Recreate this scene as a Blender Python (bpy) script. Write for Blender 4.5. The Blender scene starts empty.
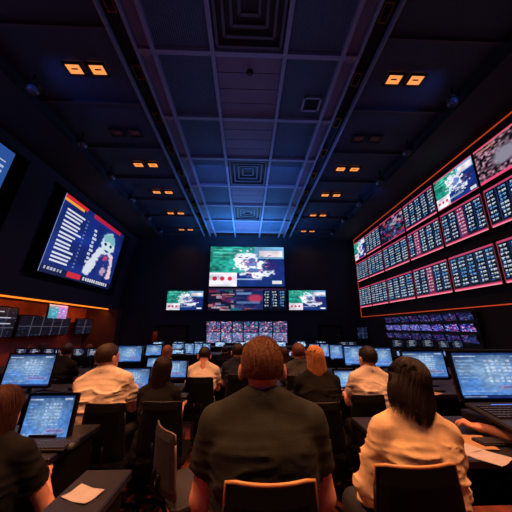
import bpy, math, random
import numpy as np
from mathutils import Vector, Matrix, Euler
R = math.radians
random.seed(7)
C = bpy.context.scene.collection
sc = bpy.context.scene

# ------------------------------------------------------------------ camera
F, TH, YAW = 260.0, R(15.27), R(-2.02)
EYE = Vector((0, 0, 1.40))
cd = bpy.data.cameras.new('camera'); cam = bpy.data.objects.new('camera', cd); C.objects.link(cam)
cam.location = EYE; cam.rotation_euler = (R(90) + TH, 0, YAW)
cd.sensor_width = 36; cd.lens = 36 * F / 512; cd.clip_start = .02; cd.clip_end = 100
sc.camera = cam
CM = Euler((R(90) + TH, 0, YAW)).to_matrix()
def at(px, py, X=None, Y=None, Z=None):
    """a point seen at photo pixel (px,py) on the plane X=, Y= or Z="""
    d = CM @ Vector((px - 256, 256 - py, -F))
    if X is not None: t = (X - EYE.x) / d.x
    elif Y is not None: t = (Y - EYE.y) / d.y
    else: t = (Z - EYE.z) / d.z
    return EYE + d * t

# ------------------------------------------------------------------ materials
def lin(c):
    f = lambda v: v / 12.92 if v <= .04045 else ((v + .055) / 1.055) ** 2.4
    return tuple(f(x / 255) for x in c)
MATS = {}
def mat(name, rgb, rough=.6, metal=0, noise=0, nscale=20, bump=0, bscale=60, emit=None, estr=0, sheen=0, spec=.5, stretch=None, coat=0):
    if name in MATS: return MATS[name]
    m = bpy.data.materials.new(name); m.use_nodes = True; nt = m.node_tree; b = nt.nodes['Principled BSDF']
    col = (*lin(rgb), 1)
    b.inputs['Base Color'].default_value = col; b.inputs['Roughness'].default_value = rough
    b.inputs['Metallic'].default_value = metal; b.inputs['Specular IOR Level'].default_value = spec
    if sheen: b.inputs['Sheen Weight'].default_value = sheen
    if coat: b.inputs['Coat Weight'].default_value = coat
    tc = nt.nodes.new('ShaderNodeTexCoord'); mp = nt.nodes.new('ShaderNodeMapping')
    nt.links.new(tc.outputs['Object'], mp.inputs['Vector'])
    if stretch: mp.inputs['Scale'].default_value = stretch
    n = nt.nodes.new('ShaderNodeTexNoise'); n.inputs['Scale'].default_value = nscale; n.inputs['Detail'].default_value = 4
    nt.links.new(mp.outputs[0], n.inputs['Vector'])
    nz = max(noise, .06)
    r = nt.nodes.new('ShaderNodeValToRGB')
    r.color_ramp.elements[0].position = .3; r.color_ramp.elements[1].position = .7
    r.color_ramp.elements[0].color = tuple(c * (1 - nz) for c in col[:3]) + (1,)
    r.color_ramp.elements[1].color = tuple(min(1, c * (1 + nz)) for c in col[:3]) + (1,)
    nt.links.new(n.outputs['Fac'], r.inputs[0]); nt.links.new(r.outputs[0], b.inputs['Base Color'])
    if bump:
        n2 = nt.nodes.new('ShaderNodeTexNoise'); n2.inputs['Scale'].default_value = bscale; n2.inputs['Detail'].default_value = 5
        nt.links.new(mp.outputs[0], n2.inputs['Vector'])
        bp = nt.nodes.new('ShaderNodeBump'); bp.inputs['Strength'].default_value = bump; bp.inputs['Distance'].default_value = .01
        nt.links.new(n2.outputs['Fac'], bp.inputs['Height']); nt.links.new(bp.outputs[0], b.inputs['Normal'])
    if emit:
        b.inputs['Emission Color'].default_value = (*lin(emit), 1); b.inputs['Emission Strength'].default_value = estr
    MATS[name] = m; return m
def display_mat(name, strength):
    if name in MATS: return MATS[name]
    m = bpy.data.materials.new(name); m.use_nodes = True; nt = m.node_tree; b = nt.nodes['Principled BSDF']
    a = nt.nodes.new('ShaderNodeVertexColor'); a.layer_name = 'pixels'
    nt.links.new(a.outputs[0], b.inputs['Emission Color']); b.inputs['Emission Strength'].default_value = strength
    b.inputs['Base Color'].default_value = (.004, .004, .006, 1); b.inputs['Roughness'].default_value = .35
    MATS[name] = m; return m

M_floor = mat('floor_carpet', (120, 52, 38), .6, noise=.6, nscale=7, bump=.6, bscale=260)
M_ceil = mat('ceiling_dark_paint', (30, 32, 44), .85, noise=.2, nscale=3)
M_slot = mat('ceiling_black_channel', (6, 6, 8), .7)
M_beam = mat('ceiling_grid_paint', (112, 122, 144), .6, noise=.1)
M_rib = mat('ceiling_ribbed_panel', (62, 84, 106), .7, noise=.15)
M_plain = mat('ceiling_centre_panel', (92, 84, 104), .7, noise=.12, nscale=2)
M_outer = mat('ceiling_outer_panel', (38, 52, 74), .65, noise=.2)
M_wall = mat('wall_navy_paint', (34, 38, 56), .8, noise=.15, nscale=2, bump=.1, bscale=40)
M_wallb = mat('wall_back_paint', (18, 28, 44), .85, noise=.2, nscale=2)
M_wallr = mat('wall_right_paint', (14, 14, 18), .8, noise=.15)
M_lower = mat('wall_recess_paint', (150, 84, 66), .75, noise=.2, nscale=3, bump=.2, bscale=20)
M_black = mat('black_plastic', (14, 14, 17), .45, noise=.2)
M_gloss = mat('black_gloss_plastic', (10, 10, 14), .22)
M_dkmet = mat('dark_metal', (30, 30, 34), .35, metal=.8)
M_chrome = mat('grey_metal', (120, 118, 122), .3, metal=.9)
M_brass = mat('brass_metal', (170, 120, 60), .35, metal=.9)
M_desk = mat('desk_laminate', (26, 27, 38), .42, noise=.2, nscale=8)
M_deskleg = mat('desk_dark_panel', (9, 9, 12), .7, spec=.15)
M_key = mat('keyboard_keys', (44, 46, 56), .5)
M_paper = mat('white_paper', (176, 172, 176), .7, noise=.05)
M_paper2 = mat('tan_paper', (170, 132, 92), .7, noise=.05)
M_chair = mat('chair_black_fabric', (11, 11, 13), .75, noise=.2, nscale=60, bump=.2, bscale=400, spec=.12)
M_chairg = mat('chair_grey_fabric', (44, 43, 50), .75, noise=.15, nscale=60, bump=.2, bscale=400)
M_rim = mat('chair_tan_rim', (206, 156, 104), .4, noise=.1)
M_skin = mat('skin', (214, 150, 122), .5, noise=.08, nscale=30)
M_trs = mat('trousers_dark', (20, 20, 26), .8, noise=.2, bump=.2, bscale=200)
M_shoe = mat('shoe_leather', (16, 14, 14), .35)
M_led = mat('orange_led', (255, 120, 30), .5, emit=(255, 126, 30), estr=1.6)
M_trimled = mat('board_led_edge', (255, 90, 40), .5, emit=(240, 84, 34), estr=.55)
M_lamp = mat('amber_lamp_panel', (255, 170, 90), .5, emit=(255, 150, 74), estr=1.15)
M_lampoff = mat('unlit_lamp_panel', (96, 74, 66), .6)
M_disp = display_mat('screen_pixels', 1.0)

# ------------------------------------------------------------------ object helpers
def tag(o, label=None, cat=None, group=None, kind=None):
    if label: o['label'] = label
    if cat: o['category'] = cat
    if group: o['group'] = group
    if kind: o['kind'] = kind
    return o
def thing(name, label, cat, loc=(0, 0, 0), rz=0, group=None):
    o = bpy.data.objects.new(name, None); C.objects.link(o); o.empty_display_size = .1
    o.location = loc; o.rotation_euler = (0, 0, rz)
    return tag(o, label, cat, group)
def rootloc(o):
    while o.parent: o = o.parent
    return o.location
def link(name, me, m, parent=None, world=False):
    o = bpy.data.objects.new(name, me); C.objects.link(o)
    if m is not None:
        for mm in (m if isinstance(m, (list, tuple)) else [m]): me.materials.append(mm)
    if parent is not None:
        o.parent = parent
        if world:
            rl = rootloc(parent); me.transform(Matrix.Translation(-rl))
    return o
def copy_tree(o, parent=None):
    c = o.copy(); C.objects.link(c)
    if parent is not None: c.parent = parent
    for ch in list(o.children): copy_tree(ch, c)
    return c
class MB:
    def __init__(s): s.v = []; s.f = []; s.m = []; s.sm = []
    def add(s, vs, fs, mi=0, smooth=False):
        n = len(s.v); s.v += [tuple(v) for v in vs]; s.f += [tuple(i + n for i in f) for f in fs]
        s.m += [mi] * len(fs); s.sm += [smooth] * len(fs); return s
    def box(s, c, d, rot=None, bev=0, mi=0, taper=1):
        """box centre c, size d; bevelled by chamfering all edges when bev>0"""
        hx, hy, hz = d[0] / 2, d[1] / 2, d[2] / 2; c = Vector(c)
        if bev <= 0:
            vs = [Vector((x * hx * (taper if z > 0 else 1), y * hy * (taper if z > 0 else 1), z * hz)) for z in (-1, 1) for y in (-1, 1) for x in (-1, 1)]
            fs = [(0, 2, 3, 1), (4, 5, 7, 6), (0, 1, 5, 4), (2, 6, 7, 3), (0, 4, 6, 2), (1, 3, 7, 5)]
        else:
            b = min(bev, hx * .95, hy * .95, hz * .95); vs = []; idx = {}
            for x in (-1, 1):
                for y in (-1, 1):
                    for z in (-1, 1):
                        for k in range(3):
                            p = [x * (hx - b), y * (hy - b), z * (hz - b)]; p[k] = (x * hx, y * hy, z * hz)[k]
                            idx[(x, y, z, k)] = len(vs); vs.append(Vector(p))
            fs = []
            for k in range(3):
                a, b2 = [(1, 2), (2, 0), (0, 1)][k]
                for sgn in (-1, 1):
                    q = []
                    for (u, w) in ((-1, -1), (1, -1), (1, 1), (-1, 1)):
                        t = [0, 0, 0]; t[k] = sgn; t[a] = u; t[b2] = w; q.append(idx[(*t, k)])
                    fs.append(q if sgn > 0 else q[::-1])
            for k in range(3):
                a, b2 = [(1, 2), (2, 0), (0, 1)][k]
                for u in (-1, 1):
                    for w in (-1, 1):
                        t0 = [0, 0, 0]; t0[k] = -1; t0[a] = u; t0[b2] = w; t1 = list(t0); t1[k] = 1
                        q = [idx[(*t0, a)], idx[(*t1, a)], idx[(*t1, b2)], idx[(*t0, b2)]]
                        fs.append(q if u * w < 0 else q[::-1])
            for x in (-1, 1):
                for y in (-1, 1):
                    for z in (-1, 1):
                        q = [idx[(x, y, z, k)] for k in range(3)]; fs.append(q if x * y * z > 0 else q[::-1])
        if rot is not None: vs = [rot @ v for v in vs]
        return s.add([v + c for v in vs], fs, mi)
    def tube(s, pts, r, n=8, mi=0, cap=True):
        pts = [Vector(p) for p in pts]; rs = r if isinstance(r, (list, tuple)) else [r] * len(pts)
        vs = []; fs = []
        up = Vector((0, 0, 1)); prev = None
        for i, p in enumerate(pts):
            d = (pts[min(i + 1, len(pts) - 1)] - pts[max(i - 1, 0)]).normalized()
            if prev is None:
                a = d.cross(up if abs(d.z) < .95 else Vector((1, 0, 0))).normalized()
            else:
                a = (prev - d * prev.dot(d)).normalized()
            prev = a; b = d.cross(a)
            for k in range(n):
                t = 2 * math.pi * k / n; vs.append(p + (a * math.cos(t) + b * math.sin(t)) * rs[i])
        for i in range(len(pts) - 1):
            for k in range(n):
                fs.append((i * n + k, i * n + (k + 1) % n, (i + 1) * n + (k + 1) % n, (i + 1) * n + k))
        if cap: fs.append(tuple(range(n))[::-1]); fs.append(tuple((len(pts) - 1) * n + k for k in range(n)))
        return s.add(vs, fs, mi, True)
    def lathe(s, c, prof, n=20, mi=0):
        vs = []; fs = []; c = Vector(c)
        for r, z in prof:
            for k in range(n):
                t = 2 * math.pi * k / n; vs.append(c + Vector((r * math.cos(t), r * math.sin(t), z)))
        for i in range(len(prof) - 1):
            for k in range(n): fs.append((i * n + k, i * n + (k + 1) % n, (i + 1) * n + (k + 1) % n, (i + 1) * n + k))
        return s.add(vs, fs, mi, True)
    def quadbox(s, q, n, d, mi=0):
        """prism: quad q (4 vectors) pushed back along -n by d"""
        vs = [Vector(p) for p in q] + [Vector(p) - n * d for p in q]
        fs = [(0, 1, 2, 3), (7, 6, 5, 4)] + [(i, i + 4, (i + 1) % 4 + 4, (i + 1) % 4) for i in range(4)]
        return s.add(vs, fs, mi)
    def build(s, name, m, parent=None, world=False):
        me = bpy.data.meshes.new(name); me.from_pydata(s.v, [], s.f)
        for i, p in enumerate(me.polygons): p.material_index = s.m[i]; p.use_smooth = s.sm[i]
        me.update()
        return link(name, me, m, parent, world)
def struct(name, mb, m, parent=None):
    o = mb.build(name, m, parent, world=parent is not None)
    if parent is None: o['kind'] = 'structure'
    return o
ORD = ['first', 'second', 'third', 'fourth', 'fifth', 'sixth', 'seventh', 'eighth', 'ninth', 'tenth']

# ------------------------------------------------------------------ what the screens show (arrays of colour cells)
def rng(s): return np.random.RandomState(s)
def blank(nu, nv, c): a = np.zeros((nv, nu, 3)); a[:] = c; return a
def blob(a, cu, cv, ru, rv, c, soft=0, k=1.0, ns=None, amp=0):
    nv, nu = a.shape[:2]; v, u = np.mgrid[0:nv, 0:nu]; u = (u + .5) / nu; v = (v + .5) / nv
    d = np.sqrt(((u - cu) / ru) ** 2 + ((v - cv) / rv) ** 2)
    if ns is not None: d = d + ns * amp
    m = np.clip((1 - d) / max(soft, .02), 0, 1)[..., None] * k
    a[:] = a * (1 - m) + np.array(c) * m
def rect(a, u0, v0, u1, v1, c, k=1.0):
    nv, nu = a.shape[:2]
    x0, x1, y0, y1 = int(round(u0 * nu)), int(round(u1 * nu)), int(round(v0 * nv)), int(round(v1 * nv))
    a[y0:y1, x0:x1] = a[y0:y1, x0:x1] * (1 - k) + np.array(c) * k
def snoise(nu, nv, r, cells=8):
    g = r.rand(cells + 2, cells + 2); v, u = np.mgrid[0:nv, 0:nu]; u = u / nu * cells; v = v / nv * cells
    iu = u.astype(int); iv = v.astype(int); fu = u - iu; fv = v - iv; fu = fu * fu * (3 - 2 * fu); fv = fv * fv * (3 - 2 * fv)
    return (g[iv, iu] * (1 - fu) + g[iv, iu + 1] * fu) * (1 - fv) + (g[iv + 1, iu] * (1 - fu) + g[iv + 1, iu + 1] * fu) * fv
def p_match(s, nu=60, nv=36):
    r = rng(s); a = blank(nu, nv, (24, 44, 120)); n1 = snoise(nu, nv, r, 9); n2 = snoise(nu, nv, r, 22)
    rect(a, 0, 0, .62, .66, (36, 150, 132)); a[:int(nv * .66), :int(nu * .62)] *= (.6 + .7 * n2[:int(nv * .66), :int(nu * .62), None])
    rect(a, .6, 0, 1, .3, (110, 170, 210)); rect(a, .66, .1, .98, .26, (240, 226, 232))
    for i in range(3): rect(a, .04, .06 + i * .09, .4 - .06 * i, .085 + i * .09, (120, 220, 190), .7)
    rect(a, 0, .66, .36, 1, (226, 222, 236))
    for i in range(3): blob(a, .07 + .1 * i, .81, .035, .06, (210, 40, 66), .3)
    blob(a, .5, .42, .2, .32, (236, 240, 250), .2, 1, n2 - .5, .8)
    blob(a, .66, .58, .2, .22, (236, 240, 250), .2, 1, n2 - .5, .9)
    blob(a, .55, .42, .1, .12, (60, 90, 170), .3, .8, n2 - .5, .8); blob(a, .62, .6, .15, .05, (40, 60, 130), .3, .8, n2 - .5, 1)
    blob(a, .8, .5, .12, .13, (46, 40, 110), .3); rect(a, .36, .8, 1, 1, (20, 50, 120)); rect(a, .84, .86, .96, .94, (235, 235, 240))
    rect(a, .36, .8, .7, .84, (180, 200, 230), .8)
    for k in range(int(nu * .9)):
        u0, v0 = .36 + .45 * r.rand(), .2 + .55 * r.rand(); rect(a, u0, v0, u0 + .03, v0 + .025, [(20, 40, 110), (240, 244, 255), (60, 150, 170), (200, 60, 110)][r.randint(4)], .6)
    a *= (.82 + .36 * n1[..., None]); return a
def p_table(s, cols=5, nu=60, nv=40, pink=None, edge=(255, 84, 128), bright=1.0):
    r = rng(s); a = blank(nu, nv, (5, 8, 20)); cw = nu / cols
    for c in range(cols):
        isp = pink is not None and c in pink
        x0 = int(c * cw) + 2; x1 = int((c + 1) * cw) - 2
        if isp: a[3:-3, x0 - 1:x1 + 1] = (120, 24, 70)
        split = x0 + int((x1 - x0) * .45)
        y = 4
        while y < nv - 5:
            base = np.array((255, 205, 225) if isp else ((215, 235, 255) if r.rand() > .25 else (110, 180, 245)))
            for x in range(x0 + (r.rand() > .5), x1 - (r.rand() > .6)):
                if x == split: continue
                k = .75 + .25 * r.rand(); a[y, x] = base * k
                if r.rand() > .25: a[y + 1, x] = base * k * (.5 + .5 * r.rand())
            if r.rand() > .4: a[y + 2, x0:split] = np.array((40, 90, 170))
            y += 4
        if c: a[2:-2, int(c * cw)] = (22, 40, 84)
    if edge is not None:
        e = np.array(edge); a[:2] = e * (.75, .75, .8); a[-3:] = e; a[-3] = e * .55; a[-1] = (255, 150, 170); a[:, 0] = e * .5; a[:, -1] = e * .5
    return a * bright
def p_crowd(s, nu=56, nv=36):
    r = rng(s); n2 = snoise(nu, nv, r, 24); n1 = snoise(nu, nv, r, 10); a = blank(nu, nv, (120, 88, 104)) * np.clip(2.6 * (n2[..., None] - .3), .12, 1.7)
    blob(a, .5, .52, .3, .3, (136, 132, 150), .5, 1, n1 - .5, .5); rect(a, 0, .92, 1, 1, (236, 76, 120))
    a[:2] = (200, 110, 120); rect(a, .05, .1, .4, .16, (230, 150, 140), .7); return a
def p_collage(s, nu=56, nv=30):
    r = rng(s); a = blank(nu, nv, (20, 26, 60)); pal = [(220, 60, 90), (240, 220, 235), (60, 110, 200), (30, 150, 160), (150, 50, 120), (250, 150, 150), (90, 60, 150)]
    for i in range(110):
        u, v = r.rand(2); w, h = .03 + r.rand() * .13, .03 + r.rand() * .1
        rect(a, u, v, min(1, u + w), min(1, v + h), pal[r.randint(len(pal))], .75)
    return a * (.7 + .5 * snoise(nu, nv, r, 12)[..., None])
def p_window(s, nu=48, nv=34, tone=(84, 138, 214), bright=1.0):
    r = rng(s); n1 = snoise(nu, nv, r, 5); n2 = snoise(nu, nv, r, 26); v, u = np.mgrid[0:nv, 0:nu]; u = u / nu; v = v / nv
    a = blank(nu, nv, tone) * (.62 + .5 * v[..., None] + .35 * (n1[..., None] - .5))
    blob(a, .5, .4, .55, .5, (168, 206, 246), .8, .75, n1 - .5, .6)
    rect(a, 0, 0, 1, .05, (30, 60, 120)); rect(a, .02, .075, .3, .1, (225, 236, 250), .8); rect(a, .78, .06, .96, .1, (220, 232, 250), .7)
    for i in range(7):
        y = .17 + i * .075
        rect(a, .03, y, .1 + r.rand() * .2, y + .03, (180, 212, 245), .45)
        for k in range(5):
            if r.rand() > .25: rect(a, .4 + k * .075, y, .4 + k * .075 + .05, y + .035, (236, 244, 255), .6)
    rect(a, .5, .72, .93, .82, (206, 170, 214), .45); rect(a, .55, .745, .88, .79, (80, 60, 130), .4)
    rect(a, .04, .83, .5, .87, (190, 214, 245), .5); rect(a, 0, .94, 1, 1, (24, 50, 110)); rect(a, .02, .955, .3, .985, (200, 220, 240), .6)
    a *= (.85 + .3 * n2[..., None]); return a * bright
def p_player(s, nu=120, nv=84):
    r = rng(s); n1 = snoise(nu, nv, r, 7); n2 = snoise(nu, nv, r, 30); a = blank(nu, nv, (22, 42, 122)) * (.75 + .5 * n1[..., None])
    for i in range(14):
        y = .15 + i * .052; w = .16 + .05 * r.rand() + (.05 if i % 5 == 0 else 0)
        rect(a, .07, y, .07 + w, y + .024, (228, 232, 250)); rect(a, .33, y, .36, y + .02, (150, 170, 230), .6)
    rect(a, 0, 0, .3, .05, (214, 40, 50)); rect(a, 0, .05, .26, .08, (250, 170, 60)); rect(a, .4, 0, .92, .065, (190, 30, 70))
    for i in range(9): rect(a, .47 + .008 * (i % 2), .2 + i * .06, .51 + .01 * (i % 3), .235 + i * .06, (225, 230, 245), .9)
    blob(a, .74, .33, .16, .24, (60, 90, 190), .5, .7)
    for k in range(8): blob(a, .66 - .018 * k, .46 + .05 * k, .075, .075, (226, 232, 246), .2, 1, n2 - .5, .4); blob(a, .85 + .006 * k, .48 + .045 * k, .06, .06, (236, 210, 224), .2, 1, n2 - .5, .4)
    blob(a, .76, .68, .13, .22, (34, 50, 130), .2, 1, n2 - .5, .4)
    blob(a, .75, .3, .135, .19, (214, 236, 240), .15, 1, n2 - .5, .3); blob(a, .75, .22, .12, .08, (90, 170, 180), .2, .7, n2 - .5, .9)
    blob(a, .70, .32, .028, .025, (24, 40, 90), .2); blob(a, .80, .32, .028, .025, (24, 40, 90), .2); blob(a, .75, .42, .05, .018, (60, 70, 130), .2)
    blob(a, .76, .54, .05, .05, (214, 70, 120), .3, .9, n2 - .5, 1); blob(a, .78, .74, .05, .1, (230, 190, 210), .3, .8, n2 - .5, .8)
    rect(a, 0, .9, 1, 1, (14, 22, 66)); rect(a, .3, .91, .48, .975, (216, 40, 60)); 
    for i in range(12): rect(a, .52 + i * .035, .92, .545 + i * .035, .96, (236, 236, 248), .9)
    for i in range(6): rect(a, .04 + i * .035, .92, .062 + i * .035, .955, (220, 226, 244), .8)
    a[:, 0] = (150, 170, 240); return a
def p_dark(s, cols=5, rows=2, nu=60, nv=28, text=0.0):
    r = rng(s); a = blank(nu, nv, (12, 16, 28))
    for c in range(1, cols): a[:, int(nu * c / cols)] = (70, 66, 84)
    for q in range(1, rows): a[int(nv * q / rows)] = (74, 70, 88)
    for i in range(int(30 + 90 * text)):
        a[r.randint(nv), r.randint(nu)] = np.array((50, 66, 100)) * (1 + text * r.rand())
    if text > 0:
        for i in range(4): rect(a, .25, .12 + .2 * i, .5 + .35 * r.rand(), .16 + .2 * i, (200, 206, 220), .9)
    return a
def display(TL, TR, BR, BL, img, parent, name='display', m=None, world=True):
    nv, nu = img.shape[:2]
    TL, TR, BR, BL = [np.array(p, float) for p in (TL, TR, BR, BL)]
    u = np.linspace(0, 1, nu + 1)[None, :, None]; v = np.linspace(0, 1, nv + 1)[:, None, None]
    P = (TL * (1 - u) + TR * u) * (1 - v) + (BL * (1 - u) + BR * u) * v; P = P.reshape(-1, 3)
    i, j = np.mgrid[0:nv, 0:nu]; a = (i * (nu + 1) + j).ravel(); q = np.stack([a, a + nu + 1, a + nu + 2, a + 1], 1)
    me = bpy.data.meshes.new(name); me.from_pydata(P.tolist(), [], q.tolist())
    c = np.clip(img / 255., 0, 1).reshape(-1, 3); c = np.where(c <= .04045, c / 12.92, ((c + .055) / 1.055) ** 2.4)
    c4 = np.ones((len(c), 4), np.float32); c4[:, :3] = c; c4 = np.repeat(c4, 4, 0)
    at_ = me.color_attributes.new('pixels', 'FLOAT_COLOR', 'CORNER'); at_.data.foreach_set('color', c4.ravel())
    return link(name, me, m or M_disp, parent, world)
def wall_screen(label, TL, TR, BR, BL, img, group=None, depth=.07, bez=.02, name='wall_screen', cat='screen', m=None, fm=None):
    TL, TR, BR, BL = [Vector(p) for p in (TL, TR, BR, BL)]
    n = (BL - TL).cross(TR - TL).normalized()
    c = (TL + TR + BR + BL) / 4
    t = thing(name, label, cat, (BL + BR) / 2 - n * depth, 0, group)
    ex = (TR - TL).normalized() * bez; ey = (TL - BL).normalized() * bez
    MB().quadbox([BL - ex - ey, BR + ex - ey, TR + ex + ey, TL - ex + ey], n, depth).build('casing', fm or M_black, t, True)
    fr = MB(); f = .008 + bez * .2
    O = [BL - ex - ey, BR + ex - ey, TR + ex + ey, TL - ex + ey]; I = [BL, BR, TR, TL]
    for k in range(4):
        k2 = (k + 1) % 4; fr.add([O[k] + n * .001, O[k2] + n * .001, I[k2] + n * f, I[k] + n * f], [(0, 1, 2, 3)])
        fr.add([I[k] + n * f, I[k2] + n * f, I[k2], I[k]], [(0, 1, 2, 3)])
    fr.build('bezel', fm or M_gloss, t, True)
    display(TL + n * .004, TR + n * .004, BR + n * .004, BL + n * .004, img, t, m=m)
    return t

# ------------------------------------------------------------------ room
ZC = 5.9; YB = 12.8; XR = 5.5; YF = -4.0
def LX(z): return -(6.0 - .146 * (z - 2.92))      # the left upper wall leans into the room towards its top
ZS = 2.2                                            # underside of the left upper wall
XL = -7.3
struct('floor', MB().box((-.9, (YB + YF) / 2, -.05), (XR - XL + .6, YB - YF + .2, .1)), M_floor)
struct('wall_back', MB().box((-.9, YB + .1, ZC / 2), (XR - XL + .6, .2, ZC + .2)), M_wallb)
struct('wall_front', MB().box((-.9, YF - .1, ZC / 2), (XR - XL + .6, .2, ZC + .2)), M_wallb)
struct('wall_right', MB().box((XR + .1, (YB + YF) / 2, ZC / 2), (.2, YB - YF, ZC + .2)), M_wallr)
struct('wall_left', MB().box((XL - .1, (YB + YF) / 2, ZC / 2), (.2, YB - YF, ZC + .2)), M_lower)
# upper left wall with recessed screen bays
def left_pt(y, z, off=0): return Vector((LX(z) + off, y, z))
nL = Vector((1, 0, -.146)).normalized()
bays = [(-.2, 6.05), (6.95, 12.0)]                 # y ranges of the two recesses
zb0, zb1 = 2.72, 5.52
mb = MB()
def lq(y0, y1, z0, z1, d0=0, d1=0): mb.add([left_pt(y0, z0) - nL * d0, left_pt(y1, z0) - nL * d1, left_pt(y1, z1) - nL * d1, left_pt(y0, z1) - nL * d0], [(0, 3, 2, 1)])
lq(YF, YB, ZS, zb0); lq(YF, YB, zb1, ZC)
ys = [YF] + [v for b in bays for v in b] + [YB]
for i in range(0, len(ys), 2): lq(ys[i], ys[i + 1], zb0, zb1)
DR = .35
for y0, y1 in bays:
    lq(y0, y1, zb0, zb1, DR, DR)
    for y in (y0, y1): mb.add([left_pt(y, zb0), left_pt(y, zb0) - nL * DR, left_pt(y, zb1) - nL * DR, left_pt(y, zb1)], [(0, 1, 2, 3)])
    for z in (zb0, zb1): mb.add([left_pt(y0, z), left_pt(y1, z), left_pt(y1, z) - nL * DR, left_pt(y0, z) - nL * DR], [(0, 1, 2, 3)])
mb.add([left_pt(YF, ZS), left_pt(YB, ZS), Vector((XL, YB, ZS)), Vector((XL, YF, ZS))], [(0, 1, 2, 3)])
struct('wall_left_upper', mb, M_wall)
# dropped kerb beneath it, the warm light strip sits behind
mb = MB().box((-6.6, YB - .22, 1.095), (1.4, .42, 2.19)); struct('wall_left_return', mb, mat('wall_return_paint', (70, 46, 36), .7, noise=.25, nscale=2))

# ceiling
ceil = struct('ceiling', MB().box((-.9, (YB + YF) / 2, ZC + .3), (XR - XL + .6, YB - YF + .2, .1)), M_ceil)
rows = [3.4 + 1.45 * k for k in range(-5, 7)]
mb = MB()
for sx in (-1, 1):
    mb.box((sx * (2.22 + (5.6 - 2.22) / 2), (YB + YF) / 2, ZC + .14), (5.6 - 2.22, YB - YF, .05))
struct('outer_ceiling_deck', mb, M_outer, ceil)
mb = MB()
for sx in (-1, 1): mb.box((sx * 2.06, (YB + YF) / 2, ZC + .2), (.3, YB - YF, .04))
struct('track_channel', mb, M_slot, ceil)
mb = MB()      # long beams and cross beams
for x, w in ((-.62, .07), (.62, .07), (-1.62, .07), (1.62, .07), (-1.9, .05), (1.9, .05), (-2.22, .04), (2.22, .04)):
    mb.box((x, (YB + YF) / 2, ZC + .04), (w, YB - YF, .1))
for y in rows: mb.box((0, y, ZC + .045), (3.84, .08, .09))
struct('grid_beam', mb, M_beam, ceil)
mb = MB()
for y in rows:
    for sx in (-1, 1): mb.box((sx * 3.4, y - .3, ZC + .08), (2.36, .05, .08))
struct('outer_cross_rail', mb, mat('ceiling_outer_rail', (56, 52, 66), .6), ceil)
mb = MB()      # ribbed acoustic panels
for i in range(len(rows) - 1):
    for sx in (-1, 1):
        for k in range(26):
            x = sx * (.69 + .9 * (k + .5) / 26); y0, y1 = rows[i] + .09, rows[i + 1] - .09
            mb.box((x, (y0 + y1) / 2, ZC + .085), (.02, y1 - y0, .03))
        mb.box((sx * 1.12, (rows[i] + rows[i + 1]) / 2, ZC + .12), (.98, 1.41, .04))
struct('ribbed_panel', mb, M_rib, ceil)
vent_rows = {4: .86, 7: .86, 9: .86}
mb = MB()
for i in range(len(rows) - 1):
    if i in vent_rows:
        continue
    for k in range(4):
        h = 1.37 / 4; mb.box((0, rows[i] + .04 + h * (k + .5), ZC + .09), (1.16, h - .014, .04))
for sx in (-1, 1):
    for i in range(len(rows) - 1): mb.box((sx * 1.76, (rows[i] + rows[i + 1]) / 2, ZC + .08), (.2, 1.36, .04))
struct('plain_panel', mb, M_plain, ceil)
mb = MB()
for sx in (-1, 1):
    for y in rows: mb.box((sx * 1.76, y, ZC - .01), (.11, .13, .03), bev=.01)
struct('junction_cover', mb, mat('junction_cover_paint', (120, 96, 104), .5), ceil)
# dark bulkheads beside the walls
mb = MB()
mb.box((4.95, (YB + YF) / 2, ZC - .02), (1.3, YB - YF, .25))
mb.box((-5.1, (YB + YF) / 2, ZC - .02), (1.5, YB - YF, .25))
struct('trim_2', mb, M_ceil)

# air vents in the ceiling
for n, (i, where) in enumerate(((4, 'large square ceiling air vent nearest the camera, nested square louvres'), (7, 'mid distance ceiling air vent in the centre strip'), (9, 'small looking far ceiling air vent above the main screen'))):
    yc = (rows[i] + rows[i + 1]) / 2; t = thing('ceiling_vent', where, 'vent', (0, yc, ZC + .02), 0, 'ceiling air vents')
    MB().box((0, yc, ZC + .13), (1.16, 1.38, .03)).build('backing', M_slot, t, True)
    for k in range(4):
        s = 1.06 - .25 * k; q = MB(); w = .045; z = ZC + .03 + .022 * k
        q.box((0, yc - s * .58, z), (s, w, .03)); q.box((0, yc + s * .58, z), (s, w, .03)); q.box((-s / 2, yc, z), (w, s * 1.16, .03)); q.box((s / 2, yc, z), (w, s * 1.16, .03))
        q.build('louvre', mat('vent_louvre_paint', (60, 58, 72), .6), t, True)
t = thing('ceiling_access_grille', 'small square grille set in a ribbed ceiling panel right of centre', 'grille', (1.32, 4.4, ZC + .02))
q = MB()
for k in range(6): q.box((1.32, 4.28 + k * .05, ZC + .05), (.3, .02, .02))
q.build('slat', M_slot, t, True)
q = MB()
for a, b, c_, d in ((1.32, 4.25, .36, .04), (1.32, 4.57, .36, .04), (1.15, 4.41, .04, .36), (1.49, 4.41, .04, .36)): q.box((a, b, ZC + .04), (c_, d, .05))
q.build('frame', M_beam, t, True)
t = thing('smoke_detector', 'small round smoke detector on the centre ceiling strip', 'detector', (.02, 3.75, ZC + .04))
MB().lathe((.02, 3.75, ZC + .03), [(.0, -.05), (.03, -.05), (.05, -.03), (.06, 0), (.06, .03)]).build('housing', M_black, t, True)

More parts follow.
